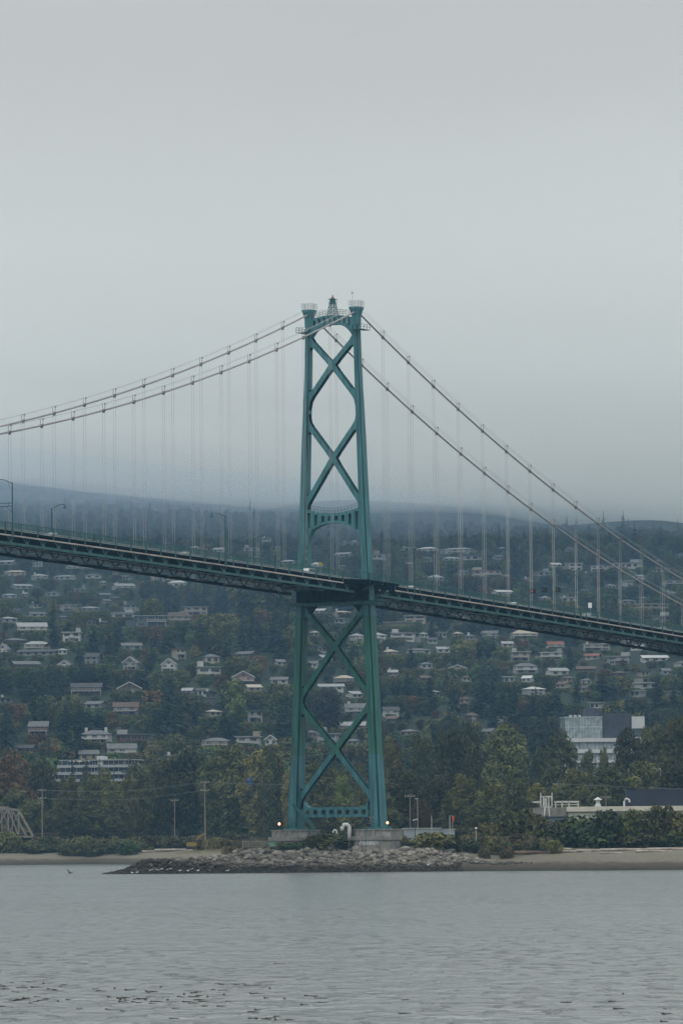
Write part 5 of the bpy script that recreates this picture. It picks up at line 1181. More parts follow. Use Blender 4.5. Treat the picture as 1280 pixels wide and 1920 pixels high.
x = (1170 - 1066) / (F / 1150); MB().tube([(x, 2, hb), (x, 2, hb + 1.2), (x + .2, 2, hb + 1.65), (x + .6, 2, hb + 1.8), (x + 1.1, 2, hb + 1.55), (x + 1.2, 2, hb + 1.0)], .22, 8).build('bent_vent_pipe', GALV2, r_)
# concrete plant
b0 = base_at(1038, 1165); k = F / 1165
def PX(u): return (u - 1038) / k
def PZ(v): return ztop(1038, v, 1165) - b0.z
r_ = thing('batching_plant', 'grey concrete plant with stair tower, railed deck and blue tank wall', 'industrial plant', b0)
MB().box(PX(1006), PX(1066), 1, 9, -1, PZ(1531)).build('tank_wall', mat('blue_panel', (.25, .32, .40), .6, .15, .4), r_)
MB().box(PX(1002), PX(1066), .2, 9.6, PZ(1531) + .01, PZ(1514)).build('hopper', mat('dusty_steel', (.22, .21, .19), .8, .35, .6), r_)
w = MB(); z0, z1 = PZ(1514), PZ(1492)
w.box(PX(1014), PX(1036), 3, 5.4, z0, z0 + .25); w.box(PX(1017), PX(1034), 3.2, 5.2, z1 - .3, z1)
for u in (1015, 1020, 1030, 1036): w.box(PX(u) - .12, PX(u) + .12, 3, 3.25, z0, PZ(1486) if u in (1015, 1036) else z1); w.box(PX(u) - .12, PX(u) + .12, 5, 5.25, z0, z1)
w.box(PX(1020), PX(1027), 3.4, 5, z0 + .3, z1 - .5); w.build('stair_tower', GALV2, r_)
w = MB(); w.bar((PX(1022), -.1, PZ(1512)), (PX(1020), -.6, PZ(1531)), .25, .25); w.bar((PX(1028), -.1, PZ(1512)), (PX(1030), -.6, PZ(1531)), .2, .2); w.build('ladder', GALV2, r_)
w = MB(); w.box(PX(1040), PX(1086), 1, 4, PZ(1505), PZ(1502)); w.box(PX(999), PX(1013), 1, 3, PZ(1505), PZ(1502))
for u in (1042, 1054, 1067, 1084): w.box(PX(u) - .13, PX(u) + .13, 1, 1.25, PZ(1516), PZ(1503))
w.box(PX(1040), PX(1086), .95, 1.1, PZ(1509.5), PZ(1508.5)); w.build('railed_deck', GALV2, r_)
b1 = base_at(1046, 1140); r_ = thing('storage_hut', 'small pale hut with ledge roof below the plant\'s blue tank wall', 'hut', b1); MB().box(-1.9, 1.5, 0, 3, -.5, ztop(1046, 1551, 1140) - b1.z).build('wall', M_GRF, r_); z = ztop(1046, 1551, 1140) - b1.z; MB().box(-2.2, 1.9, -.3, 3.3, z, z + .25).build('roof', GALV2, r_)
# shed beside the right pier
b0 = base_at(768, 1150); k = F / 1150; hs_ = ztop(768, 1553, 1150) - b0.z; M_SHED = mat('pale_blue_cladding', (.36, .40, .43), .6, .12, .4)
r_ = thing('utility_shed', 'pale blue-grey clad shed with lean-to end right of the right pier', 'shed', b0); x0, x1, x2 = -1.5, (826 - 768) / k, (852 - 768) / k
MB().box(x0, x1, 0, 6, -1, hs_ - .12).box(x1 + .005, x2, .4, 5.6, -1, hs_ - .35).build('wall', M_SHED, r_); MB().box(x0 - .1, x1 + .2, -.2, 6.2, hs_ - .12, hs_ + .06).box(x1 + .21, x2 + .25, .2, 5.8, hs_ - .35, hs_ - .2).build('roof', GALV2, r_)
MB().box(2.2, 3.1, -.05, 0, -.2, 1.9).build('door', WM('grey'), r_); MB().box(x2 - 1.9, x2 - .9, .34, .4, -.2, 1.6).build('roller_door', WM('grey'), r_)
for i in range(9): MB().box(.3 + i * .7, .36 + i * .7, -.03, 0, 0, hs_ - .2).build('wall_rib', M_SHED, r_) if i != 3 else None
# gooseneck vents
def goose(u, vt, r, label):
    b = base_at(u, 1106); h = ztop(u, vt, 1106) - b.z - r * 2; o = thing('vent_pipe', label, 'vent pipe', b, 0)
    q = [(0, 0, -.3), (0, 0, h)] + [(-r * 1.8 + r * 1.8 * math.cos(a), 0, h + r * 1.8 * math.sin(a)) for a in np.linspace(.3, math.pi, 8)] + [(-r * 3.6, 0, h - r * 1.2)]
    MB().tube(q, r, 10).build('pipe', mat('vent_white', (.58, .58, .55), .5, .12), o, smooth=True); MB().tube([(0, 0, -.3), (0, 0, .12)], r * 1.5, 10).build('flange', GALV2, o)
goose(655, 1545, .42, 'tall white gooseneck vent pipe between the two piers'); goose(631, 1556, .2, 'short thin white gooseneck vent pipe left of the tall one')
# lit orange floodlights and plain masts
emi = bpy.data.materials.new('sodium_lamp'); emi.use_nodes = True; eb = emi.node_tree.nodes['Principled BSDF']; eb.inputs['Emission Color'].default_value = (1, .42, .12, 1); eb.inputs['Emission Strength'].default_value = 9; eb.inputs['Base Color'].default_value = (.8, .4, .2, 1)
def sodium(s, t, label):
    p = W(s, t, 8.85); o = thing('floodlight', label, 'floodlight', p, AL, 'lit orange floodlights on the piers'); MB().tube([(0, 0, 0), (0, 0, 1.0)], .06, 6).build('stand', M_D, o); MB().box(-.25, .3, -.35, .35, .95, 1.55).build('housing', M_BLACK, o); MB().tube([(-.26, 0, 1.25), (-.31, 0, 1.25)], .24, 10).build('lens', emi, o)
s_l = [(-3.6, -12.4), (1.5, 13.6)]
sodium(-3.4, -11.9, 'lit orange floodlight left of the left tower foot'); sodium(-3.2, 14.0, 'lit orange floodlight right of the right tower foot')
def mast(u, vt, Y, label, head=None, m=None, r=.07, name='light_mast', cat='light mast'):
    b = base_at(u, Y); h = ztop(u, vt, Y) - b.z; o = thing(name, label, cat, b); MB().tube([(0, 0, -.3), (0, 0, h)], [r, r * .7], 7).build('pole', m or M_GALV, o)
    if head == 'lamp': MB().box(-.55, .15, -.15, .15, h - .05, h + .12).build('lamp_head', GALV2, o)
    if head == 'ball': MB().blob((0, 0, h), (.28, .28, .2), 8, 6).build('lamp_head', M_WHITE, o)
    if head == 'flood': MB().prism([(-.5, -.1), (.6, .15), (.6, .35), (-.5, .1)], lambda p: (p[0], -.25, h + p[1]), lambda p: (p[0], .25, h + p[1])).build('lamp_head', mat('mint_lamp', (.40, .50, .46), .5), o)
    if head == 'sock':
        MB().tube([(0.05, 0, h - .15), (.2, 0, h - .45), (.12, 0, h - 1.5)], [.28, .3, .16], 10).build('windsock', mat('orange_cloth', (.55, .10, .05), .8), o)
    return o
mast(783, 1498, 1150, 'tallest thin white mast right of the tower behind the shed', 'lamp', GALV2); mast(809, 1529, 1150, 'short plain white mast behind the middle of the shed', None, GALV2, .1); mast(843, 1529, 1150, 'short white mast left of the orange windsock', None, GALV2, .11)
mast(848, 1529, 1160, 'mast flying a limp orange windsock at the shed end', 'sock', GALV2, .06, 'windsock_mast', 'windsock'); mast(892, 1553, 1110, 'short lamp post with white head right of the shed', 'ball', GALV2); mast(778, 1538, 1104, 'dark green post with mint flood lamp before the shed', 'flood', M_D, .1); mast(892.5, 1553, 1300, 'x') if False else None
mast(1239, 1442, 1440, 'thin lamp mast rising above the navy roof block', 'lamp', GALV2); mast(686, 1545, 1099, 'dark mast in front of the right pier', None, M_D, .07)
# timber crossarm pole right of the tower, utility poles and their wires
def upole(u, vt, Y, label, arms=1, r=.16):
    b = base_at(u, Y); h = ztop(u, vt, Y) - b.z; o = thing('utility_pole', label, 'utility pole', b, 0, 'timber utility poles'); MB().tube([(0, 0, -.5), (0, 0, h)], [r, r * .65], 8).build('pole', M_WOOD, o)
    for a in range(arms):
        z = h - .8 - a * 2.4; c = MB().box(-1.3, 1.3, -.09, .09, z, z + .2).build('crossarm', M_WOOD, o)
        for x in (-1.2, -.5, .5, 1.2): MB().tube([(x, 0, z + .2), (x, 0, z + .5)], .07, 6).build('insulator', GALV2, c)
    return o, b, h
P1 = upole(80, 1478, 1650, 'leftmost timber utility pole, beside the railway truss', 2, .22); P2 = upole(328, 1497, 1640, 'shorter timber pole left of the excavator', 1); P3 = upole(385, 1463, 1600, 'tallest timber utility pole beside the excavator', 2, .22); P4 = upole(769, 1488, 1330, 'timber pole with broad crossarm right of the tower', 1); P5 = upole(1047, 1466, 1400, 'timber utility pole behind the concrete plant', 2)
P6 = upole(287, 1395, 1840, 'slim utility pole above the left shore trees', 1); P7 = upole(1136, 1490, 1300, 'short timber pole behind the long white building', 1)
MB().bar((P1[1].x + .3, P1[1].y, P1[1].z), (P1[1].x, P1[1].y, P1[1].z + P1[2] * .6), .12, .12).build('brace_pole', M_WOOD, P1[0]) if False else None
def wires(pa, pb, label, da, db):
    w = MB(); (oa, a, ha), (ob, b_, hb_) = pa, pb
    for dx in (-1.2, 0, 1.2):
        q = []
        for f in np.linspace(0, 1, 14): q.append((a.x + (b_.x - a.x) * f + dx, a.y + (b_.y - a.y) * f, a.z + ha - da + (b_.z + hb_ - db - a.z - ha + da) * f - 1.6 * math.sin(math.pi * f)))
        w.tube(q, .016, 4)
    tag(w.build('power_line', mat('wire', (.12, .13, .13), .5)), label, 'power line')
wires(P1, P3, 'upper power wires strung between the left shore utility poles', .5, .5); wires(P1, P3, 'lower power wires strung between the left shore utility poles', 3, 3)
FX = (None, Vector((P3[1].x + 70, P3[1].y - 120, P3[1].z)), P3[2]); wires(P3, FX, 'power wires running from the tallest pole toward the tower', .5, .5); wires(P5, (None, Vector((150, 1380, 5.3)), P5[2] - 1), 'power wires running right from the pole behind the plant', .5, .5)
# railway truss bridge at the left edge
b = base_at(20, 1640); k = F / 1640; r_ = thing('railway_truss', 'grey riveted railway truss bridge with sloping end posts at the left photo edge', 'railway bridge', b, R(0)); M_TR = mat('old_truss_paint', (.19, .165, .145), .7, .3, .5)
zb, zt = ztop(20, 1569, 1640) - b.z, ztop(20, 1518, 1640) - b.z
def TX(u): return (u - 20) / k
for y, nm in ((0, 'near_frame'), (5.2, 'far_frame')):
    o5 = -2.3 if y else 0; w = MB(); tp_ = [(TX(63) + o5, y, zb), (TX(36) + o5, y, zt - .3), (TX(16) + o5, y, zt + .4), (TX(-14) + o5, y, zt + 1.2), (TX(-60) + o5, y, zt + 1.4)]
    for a, c in zip(tp_[:-1], tp_[1:]): w.bar(a, c, .6, .65)
    w.bar((TX(63) + o5, y, zb), (TX(-60) + o5, y, zb), .5, .6)
    for i in (1, 2, 3): x, _, z = tp_[i]; w.bar((x, y, zb), (x, y, z), .32, .35)
    w.bar(tp_[2], (TX(36) + o5, y, zb), .4, .42); w.bar((TX(-14) + o5, y, zb), tp_[2], .4, .42); w.bar(tp_[1], (TX(16) + o5, y, zb), .25, .25)
    w.build('truss_frame', M_TR, r_)
w = MB(); w.box(TX(-60), TX(112), .5, 4.7, zb - .5, zb - .1); w.box(TX(60), TX(112), 0, 5.2, zb - 1.6, zb - .5)
for u in range(66, 112, 6): w.box(TX(u) - .05, TX(u) + .05, .3, .4, zb - .1, zb + 1.1)
w.box(TX(64), TX(112), .28, .42, zb + 1.0, zb + 1.1); w.build('track_deck', M_RUST, r_)
w = MB()
for u in (36, 16, -14): z = zt; w.bar((TX(u), 0, z), (TX(u) - 2.3, 5.2, z), .3, .3)
w.build('portal_strut', M_TR, r_); MB().box(TX(64), TX(72), 0, 5.2, -4, zb - .5).box(TX(104), TX(112), 0, 5.2, -4, zb - 1.6).build('abutment', M_CONC, r_)
# excavator
b = base_at(368, 1600); r_ = thing('excavator', 'yellow excavator with folded boom beside the tall utility pole', 'excavator', b + Vector((0, 0, 1.5))); M_Y = mat('machine_yellow', (.22, .145, .03), .6, .2)
for y in (-1, 1): MB().prism([(-2, .1), (2, .1), (2.3, .5), (2, .95), (-2, .95), (-2.3, .5)], lambda p: (p[0] - 1, y - .25, p[1] - 1), lambda p: (p[0] - 1, y + .25, p[1] - 1)).build('track', M_BLACK, r_)
MB().box(-2.9, .3, -1.2, 1.2, 0, .9).prism([(-2.9, .9), (-1.2, .9), (-1.2, 1.3), (-2.7, 1.3)], lambda p: (p[0], -1.1, p[1]), lambda p: (p[0], 1.1, p[1])).build('body', M_Y, r_); MB().box(-1.1, .2, -1.2, -.1, .9, 2.2).build('cab', M_Y, r_); MB().box(-1.0, .1, -1.24, -1.2, 1.3, 2.1).build('cab_window', M_PANE, r_)
w = MB(); w.bar((0, .2, .8), (.5, .2, 2.6), .35, .5); w.bar((.5, .2, 2.6), (2.6, .2, 3.9), .35, .5); w.build('boom', M_Y, r_); MB().bar((2.6, .2, 3.9), (2.9, .2, 1.4), .3, .42).build('dipper_arm', M_Y, r_); MB().prism([(2.4, 1.5), (3.2, 1.5), (3.3, .8), (2.9, .4), (2.3, .7)], lambda p: (p[0], -.2, p[1]), lambda p: (p[0], .6, p[1])).build('bucket', M_RUST, r_)
b = at(468, 1466, 1660); r_ = thing('tarpaulin', 'small blue tarpaulin showing among the trees left of the tower', 'tarpaulin', (b.x, b.y, b.z)); MB().add([(-.8, 0, 1), (.5, 0, 1.5), (.9, .4, .2), (.2, -.2, -1.4), (-.9, .2, -.4), (0, -.5, .3)], [(0, 1, 5), (1, 2, 5), (2, 3, 5), (3, 4, 5), (4, 0, 5)]).build('sheet', mat('blue_tarp', (.025, .055, .17), .6), r_)
# fences
def fence(pts, h, label, m=None):
    r_ = thing('chain_link_fence', label, 'fence', pts[0]); w = MB(); o = Vector(pts[0])
    for a, c in zip(pts[:-1], pts[1:]):
        a = Vector(a) - o; c = Vector(c) - o; l = (c - a).length; n = max(1, int(l / 3))
        for i in range(n + 1): q = a + (c - a) * i / n; link('fence_post', FP, r_, q, 0, (1, 1, h))
        w.bar(a + Vector((0, 0, h)), c + Vector((0, 0, h)), .05, .05)
        for i in range(int(l / .35)):
            q = a + (c - a) * (i * .35 / l); w.add([q, q + Vector((.035, 0, 0)), q + Vector((.035, 0, h)), q + Vector((0, 0, h))], [(0, 1, 2, 3)])
        for z in np.arange(.2, h, .3): w.bar(a + Vector((0, 0, z)), c + Vector((0, 0, z)), .02, .025)
    w.build('mesh_panel', M_GALV, r_)
FP = MB().tube([(0, 0, -.2), (0, 0, 1.05)], .05, 6).mesh('fence_post', M_GALV)
def fp(u, Y): return base_at(u, Y)
fence([fp(120, 1652), fp(230, 1652), fp(350, 1650)], 3.2, 'chain-link fence behind the hedge band left of the excavator'); fence([fp(455, 1110), fp(502, 1108)], 1.9, 'short chain-link fence running into the left pier'); fence([fp(856, 1140), fp(890, 1140), fp(905, 1146)], 1.6, 'low pale fence between the shed and the short lamp post')
# driftwood
def log(u, v, L_, r, rz, label, Y0=1040):
    p = ground_hit(u, v, Y0); o = MB().tube([(-L_ / 2, 0, r * .6), (-L_ * .1, .1, r * .75), (L_ / 2, 0, r * .5)], [r, r * .92, r * .7], 8).build('driftwood_log', M_LOG if r < .4 else mat('dark_log', (.13, .09, .065), .9, .35, .8), None, p, rz); tag(o, label, 'driftwood', 'driftwood logs on the beach')
for i, (u, v, l, r, a, lb) in enumerate([(1010, 1601, 16, .42, .02, 'long dark brown log where the boulders meet the right beach'), (1075, 1599, 7, .28, -.1, 'pale log below the left end of the long white building'), (1120, 1596, 9, .25, .1, 'grey log lying crooked below the middle shrubs'), (1178, 1595, 12, .3, -.02, 'long pale log right of the middle of the right beach'), (1225, 1598, 8, .25, .3, 'short tilted log on the right beach'), (1262, 1594, 11, .3, 0, 'pale log at the right edge of the beach'), (1050, 1594, 6, .3, .6, 'short log at the back of the beach by the last boulders'), (1145, 1601, 5, .2, -.4, 'small broken log low on the right beach')]): log(u, v, l, r, a, lb, 1050)
for i, (u, v, l, r, a, lb) in enumerate([(45, 1598, 9, .3, .05, 'pale log lying far left on the distant beach'), (100, 1597, 12, .3, -.05, 'long pale log right of the railway truss on the far beach'), (160, 1599, 8, .28, .2, 'tilted pale log in the middle of the far beach'), (230, 1596, 14, .35, .02, 'longest bleached log on the far beach'), (290, 1598, 8, .3, -.2, 'pale log near the boulder spit on the far beach'), (345, 1595, 18, .38, .03, 'big bleached log just left of the boulders')]): log(u, v, l, r, a, lb, 1500)

# boulders: riprap as one mass, the largest ones singly
def rock(seed):
    import bmesh
    bm = bmesh.new(); bmesh.ops.create_icosphere(bm, subdivisions=2, radius=1); rg = random.Random(seed); pl = [Vector((rg.gauss(0, 1), rg.gauss(0, 1), rg.gauss(0, 1))).normalized() for _ in range(9)]
    for v in bm.verts:
        d = v.co.normalized(); k = min([1.0] + [.72 / max(.01, d.dot(p)) for p in pl if d.dot(p) > .72]); v.co = d * k * (1 + rg.uniform(-.05, .05)); v.co.z *= .75
    me = bpy.data.meshes.new('boulder_%d' % seed); bm.to_mesh(me); bm.free(); return me
rm = bpy.data.materials.new('riprap_stone'); rm.use_nodes = True; nt = rm.node_tree; b = nt.nodes['Principled BSDF']; b.inputs['Roughness'].default_value = .9; b.inputs['Specular IOR Level'].default_value = .2
geo = nd(nt, 'ShaderNodeNewGeometry'); sp = nd(nt, 'ShaderNodeSeparateXYZ'); nt.links.new(geo.outputs['Position'], sp.inputs[0]); oi = nd(nt, 'ShaderNodeObjectInfo')
z = nd(nt, 'ShaderNodeTexNoise'); z.inputs['Scale'].default_value = .5; z.inputs['Detail'].default_value = 5; nt.links.new(geo.outputs['Position'], z.inputs['Vector'])
ma = nd(nt, 'ShaderNodeMath', operation='MULTIPLY_ADD'); ma.inputs[1].default_value = 2.2; nt.links.new(z.outputs['Fac'], ma.inputs[0]); nt.links.new(sp.outputs[2], ma.inputs[2])
tipm = nd(nt, 'ShaderNodeMapRange'); tipm.inputs['From Min'].default_value = -40; tipm.inputs['From Max'].default_value = -22; tipm.inputs['To Min'].default_value = -2.0; tipm.inputs['To Max'].default_value = 0; nt.links.new(sp.outputs[0], tipm.inputs['Value']); ma2 = nd(nt, 'ShaderNodeMath', operation='ADD'); nt.links.new(ma.outputs[0], ma2.inputs[0]); nt.links.new(tipm.outputs[0], ma2.inputs[1]); ma = ma2
mr = nd(nt, 'ShaderNodeMapRange'); mr.inputs['From Min'].default_value = 2.1; mr.inputs['From Max'].default_value = 3.4; nt.links.new(ma.outputs[0], mr.inputs['Value'])
r1 = nd(nt, 'ShaderNodeValToRGB'); r1.color_ramp.elements[0].color = (.080, .073, .062, 1); r1.color_ramp.elements[1].color = (.27, .245, .21, 1); nt.links.new(oi.outputs['Random'], r1.inputs[0])
mx = nd(nt, 'ShaderNodeMixRGB'); mx.inputs[1].default_value = (.030, .026, .018, 1); nt.links.new(mr.outputs[0], mx.inputs[0]); nt.links.new(r1.outputs[0], mx.inputs[2])
m2 = nd(nt, 'ShaderNodeMapRange'); m2.inputs['To Min'].default_value = .6; m2.inputs['To Max'].default_value = 1.4; n2 = nd(nt, 'ShaderNodeTexNoise'); n2.inputs['Scale'].default_value = 2.5; nt.links.new(geo.outputs['Position'], n2.inputs['Vector']); nt.links.new(n2.outputs['Fac'], m2.inputs['Value'])
vm = nd(nt, 'ShaderNodeVectorMath', operation='SCALE'); nt.links.new(mx.outputs[0], vm.inputs[0]); nt.links.new(m2.outputs[0], vm.inputs['Scale']); nt.links.new(vm.outputs[0], b.inputs['Base Color'])
ROCK = [rock(i) for i in range(6)]
for m_ in ROCK: m_.materials.append(rm)

def instancer(name, kind, label_objs, pts):
    "ONE object: points carrying variant, scale and turn, instanced by geometry nodes"
    coll = bpy.data.collections.new(name + '_sources')
    for i, (nm, meshes) in enumerate(label_objs):
        if len(meshes) == 1: o = bpy.data.objects.new('%s_%02d' % (nm, i), meshes[0])
        else:
            import bmesh
            bm = bmesh.new(); me = bpy.data.meshes.new('%s_%02d' % (nm, i)); mats = []
            for q in meshes:
                n0 = len(bm.faces); bm.from_mesh(q); bm.faces.ensure_lookup_table()
                for f_ in bm.faces[n0:]: f_.material_index = len(mats)
                mats.append(q.materials[0])
            bm.to_mesh(me); bm.free()
            for q in mats: me.materials.append(q)
            o = bpy.data.objects.new('%s_%02d' % (nm, i), me)
        coll.objects.link(o)
    me = bpy.data.meshes.new(name); me.from_pydata([p[0] for p in pts], [], [])
    for an, ty in (('vi', 'INT'), ('sc', 'FLOAT_VECTOR'), ('rot', 'FLOAT_VECTOR')): me.attributes.new(an, ty, 'POINT')
    me.attributes['vi'].data.foreach_set('value', [p[1] for p in pts]); me.attributes['sc'].data.foreach_set('vector', np.array([p[2] for p in pts], np.float32).ravel()); me.attributes['rot'].data.foreach_set('vector', np.array([p[3] for p in pts], np.float32).ravel())
    ng = bpy.data.node_groups.new(name, 'GeometryNodeTree'); ng.interface.new_socket('Geometry', in_out='INPUT', socket_type='NodeSocketGeometry'); ng.interface.new_socket('Geometry', in_out='OUTPUT', socket_type='NodeSocketGeometry')
    gi = ng.nodes.new('NodeGroupInput'); go = ng.nodes.new('NodeGroupOutput'); ip = ng.nodes.new('GeometryNodeInstanceOnPoints'); ci = ng.nodes.new('GeometryNodeCollectionInfo'); ci.inputs['Collection'].default_value = coll; ci.inputs['Separate Children'].default_value = True; ci.inputs['Reset Children'].default_value = True
    def na(nm, t): n = ng.nodes.new('GeometryNodeInputNamedAttribute'); n.data_type = t; n.inputs['Name'].default_value = nm; return n.outputs['Attribute']
    ng.links.new(gi.outputs[0], ip.inputs['Points']); ng.links.new(ci.outputs[0], ip.inputs['Instance']); ip.inputs['Pick Instance'].default_value = True
    ng.links.new(na('vi', 'INT'), ip.inputs['Instance Index']); ng.links.new(na('sc', 'FLOAT_VECTOR'), ip.inputs['Scale'])
    er = ng.nodes.new('FunctionNodeEulerToRotation'); ng.links.new(na('rot', 'FLOAT_VECTOR'), er.inputs[0]); ng.links.new(er.outputs[0], ip.inputs['Rotation']); ng.links.new(ip.outputs[0], go.inputs[0])
    o = link(name, me); o.modifiers.new('scatter', 'NODES').node_group = ng; o['kind'] = 'stuff'; return o
rg = random.Random(17); pts = []
for i in range(6500):
    x = rg.uniform(-50, 46); y = rg.uniform(1086, 1112) - max(0, x - 22) * .95; d = float(coast_dist(np.array([x]), np.array([y]))[0])
    if d < -1.2 or d > 15 - max(0, x - 22) * .3 or (x > 24 and d < 7 + (x - 24) * .2): continue
    z = gz(x, y); s = rg.choice([.22, .28, .32, .38, .42, .5, .6, .75]) * (1.0 if d > 4 else .75) * (1 if x > -44 else .7)
    if x > 24: s *= .8
    pts.append(((x, y, z + s * .15), rg.randrange(6), (s * rg.uniform(.9, 1.4), s, s * rg.uniform(.8, 1.15)), (rg.uniform(-.4, .4), rg.uniform(-.4, .4), rg.uniform(0, 6.3))))
instancer('riprap', 'stuff', [('stone', [m_]) for m_ in ROCK], pts)
BL = [(465, 1607, 'pale'), (500, 1603, 'grey'), (520, 1612, 'dark'), (545, 1604, 'pale'), (575, 1600, 'white-topped'), (600, 1608, 'grey'), (618, 1600, 'pale'), (650, 1606, 'grey'), (668, 1598, 'pale'), (690, 1609, 'dark'), (705, 1602, 'white-topped'), (735, 1606, 'grey'), (760, 1600, 'pale'), (790, 1608, 'grey'), (815, 1603, 'dark'), (845, 1601, 'pale'), (880, 1597, 'white-topped'), (905, 1596, 'grey'), (935, 1594, 'pale'), (965, 1594, 'grey')]
for i, (u, v, c) in enumerate(BL):
    p = ground_hit(u, v, 1080); s = rg.uniform(.75, 1.15); o = link('boulder', ROCK[i % 6], None, (p.x, p.y - .6, p.z + s * .35), rg.uniform(0, 6), (s * 1.25, s, s)); tag(o, 'large angular riprap boulder standing proud of the bank below the piers', 'boulder', 'large boulders on the bank')
# gulls and a cormorant
gm_ = MB(); gm_.blob((0, 0, .22), (.26, .1, .11), 8, 6); gm_.blob((.24, 0, .38), (.075, .06, .065), 6, 5); gm_.tube([(.14, 0, .28), (.22, 0, .36)], [.06, .05], 6); gm_.tube([(-.2, 0, .24), (-.42, 0, .26)], [.06, .02], 5); gme = gm_.mesh('gull', mat('gull_white', (.70, .70, .68), .7, .1), smooth=True)
for i, u in enumerate([250, 258, 284, 296, 305, 318, 322, 336, 352, 362, 371, 395, 428, 802]):
    Y = 1093 - rg.uniform(0, 1.5); p = at(u + rg.uniform(-2, 2), 1633, Y); z = max(.02, gz(p.x, Y)); o = link('gull', gme, None, (p.x, Y, z), rg.uniform(-.8, .8) + (math.pi if rg.random() < .5 else 0), (1.15, 1.15, 1.15)); tag(o, 'white gull resting along the dark waterline of the boulder spit', 'gull', 'gulls at the waterline') if i < 13 else tag(o, 'lone white gull at the waterline right of the tower', 'gull')
p = at(132, 1633, 1130); o = MB().blob((0, 0, .1), (.45, .16, .14), 8, 6).tube([(.35, 0, .12), (.5, 0, .4), (.62, 0, .48)], [.08, .06, .05], 6).tube([(-.1, .1, .2), (-.5, .5, .75), (-.9, .9, .7)], [.1, .09, .03], 6).tube([(-.1, -.1, .2), (-.5, -.5, .75), (-.9, -.9, .7)], [.1, .09, .03], 6).build('cormorant', mat('dark_feathers', (.02, .02, .022), .7), None, (p.x, p.y, .05)); tag(o, 'dark cormorant with spread wings on the water left of the spit', 'bird')
# floating kelp, one bed
w = MB(); rg = random.Random(23)
def kelp(u, v, l):
    Y = 6.5 * F / max(20, (v - 1576 + (640 - u) * -.009)); p = at(u, v, Y); Y = Y
    k = rg.choice([0, 0, 0, 1, 2])
    if k: w.blob((p.x, Y, .02), (.05, .045, .045), 6, 5)
    a = rg.uniform(-.5, .5); q = [(p.x, Y, .02)]
    for i in range(4): q.append((q[-1][0] + l * .11 * math.cos(a), q[-1][1] + l * .2 * math.sin(a) * 2, .004 + rg.uniform(0, .02))); a += rg.uniform(-.5, .5)
    if k != 1: w.tube(q, [.022, .02, .016, .014, .008], 5)
CL = [(rg.uniform(0, 1) ** 1.6 * 560, rg.uniform(1842, 1914)) for i in range(22)]
for i in range(96):
    cu, cv = rg.choice(CL); kelp(max(1, cu + rg.gauss(0, 26)), min(1918, max(1836, cv + rg.gauss(0, 4))), rg.uniform(.4, 1.2))
for i in range(16): kelp(rg.uniform(300, 1280), rg.uniform(1862, 1918), rg.uniform(.5, 1.1))
for u, v in ((514, 1806), (1145 * .5, 1866), (590, 1870), (470, 1862), (420, 1864)): kelp(u, v, 1.3)
o = w.build('kelp_bed', mat('bull_kelp', (.028, .023, .013), .6, .4, 2)); o['kind'] = 'stuff'

# ================================================================ the wooded hillside
SPECIAL = [('conifer', 101, 1222, 107, 30, 1, 'tallest dark conifer standing alone above the left hillside villas'), *[('conifer', u, vb, h, w_, vi, 'big conifer ' + lb) for u, vb, h, w_, vi, lb in ((122, 1434, 106, 50, 2, 'left of the long white two-chimney house'), (150, 1424, 84, 36, 0, 'touching the left end of the long white two-chimney house'), (338, 1402, 112, 46, 2, 'left of the slim dark house on the lower left slope'), (368, 1394, 92, 40, 1, 'right of the broadest conifer on the lower left slope'), (306, 1392, 84, 40, 4, 'below the white front-gabled house on the left'), (420, 1398, 70, 40, 0, 'below the bright green tree at left'), (532, 1392, 96, 44, 2, 'close to the left tower leg on the lower slope'), (292, 1240, 60, 30, 0, 'between the two small front-gabled houses'), (420, 1160, 70, 34, 1, 'on the knoll right of the flagpole house'), (462, 1170, 76, 36, 4, 'in the middle of the knoll under the deck'), (505, 1178, 72, 36, 2, 'on the right side of the knoll under the deck'), (272, 1132, 42, 26, 1, 'behind the big glass hilltop house'),
 (748, 1330, 64, 34, 0, 'above the white dark-roofed house by the tower'), (806, 1340, 84, 38, 2, 'above the small yellow-green tree on the right'), (850, 1372, 104, 44, 4, 'left of the brick house above the right shore trees'), (926, 1372, 100, 40, 0, 'right of the brick house above the right shore trees'), (962, 1380, 104, 42, 2, 'over the broadest shore crown on the right'), (1004, 1372, 92, 38, 1, 'midway between the brick house and the midrise'), (1040, 1366, 84, 36, 4, 'just left of the glass storey of the midrise'), (1082, 1330, 66, 32, 0, 'behind the left half of the midrise roof'), (1232, 1352, 92, 40, 2, 'right of the midrise penthouse'), (1264, 1346, 86, 38, 1, 'above the right edge shore tree'), (1150, 1322, 50, 28, 3, 'behind the dark midrise penthouse'), (770, 1262, 54, 28, 2, 'under the white wide house right of the tower'), (905, 1262, 80, 40, 4, 'in the dark gap left of the tan block on the right'))], ('bro', 445, 1366, 94, 46, 6, 'bright green rounded tree standing below the white modern house'), ('bro', 614, 1374, 74, 58, 7, 'dark purple-leaved tree framed between the tower legs'), ('bro', 800, 1404, 44, 22, 6, 'small yellow-green tree above the shore trees right of the tower'),
           ('bro', 211, 1374, 40, 30, 5, 'bare brownish tree beside the grey two-storey house'), ('bro', 980, 1214, 12, 30, 8, 'low dark red tree in front of the large cream villa'), ('bro', 1166, 1250, 14, 12, 8, 'crimson tree before the grey house on the right hillside'), ('bro', 815, 1350, 16, 18, 8, 'small dark red tree on the lower slope right of the tower'), ('bro', 5, 1200, 14, 16, 8, 'dark red tree at the left photo edge by the villas'), ('bro', 749, 1405, 12, 10, 8, 'small orange-red tree just right of the tower above the shore')]
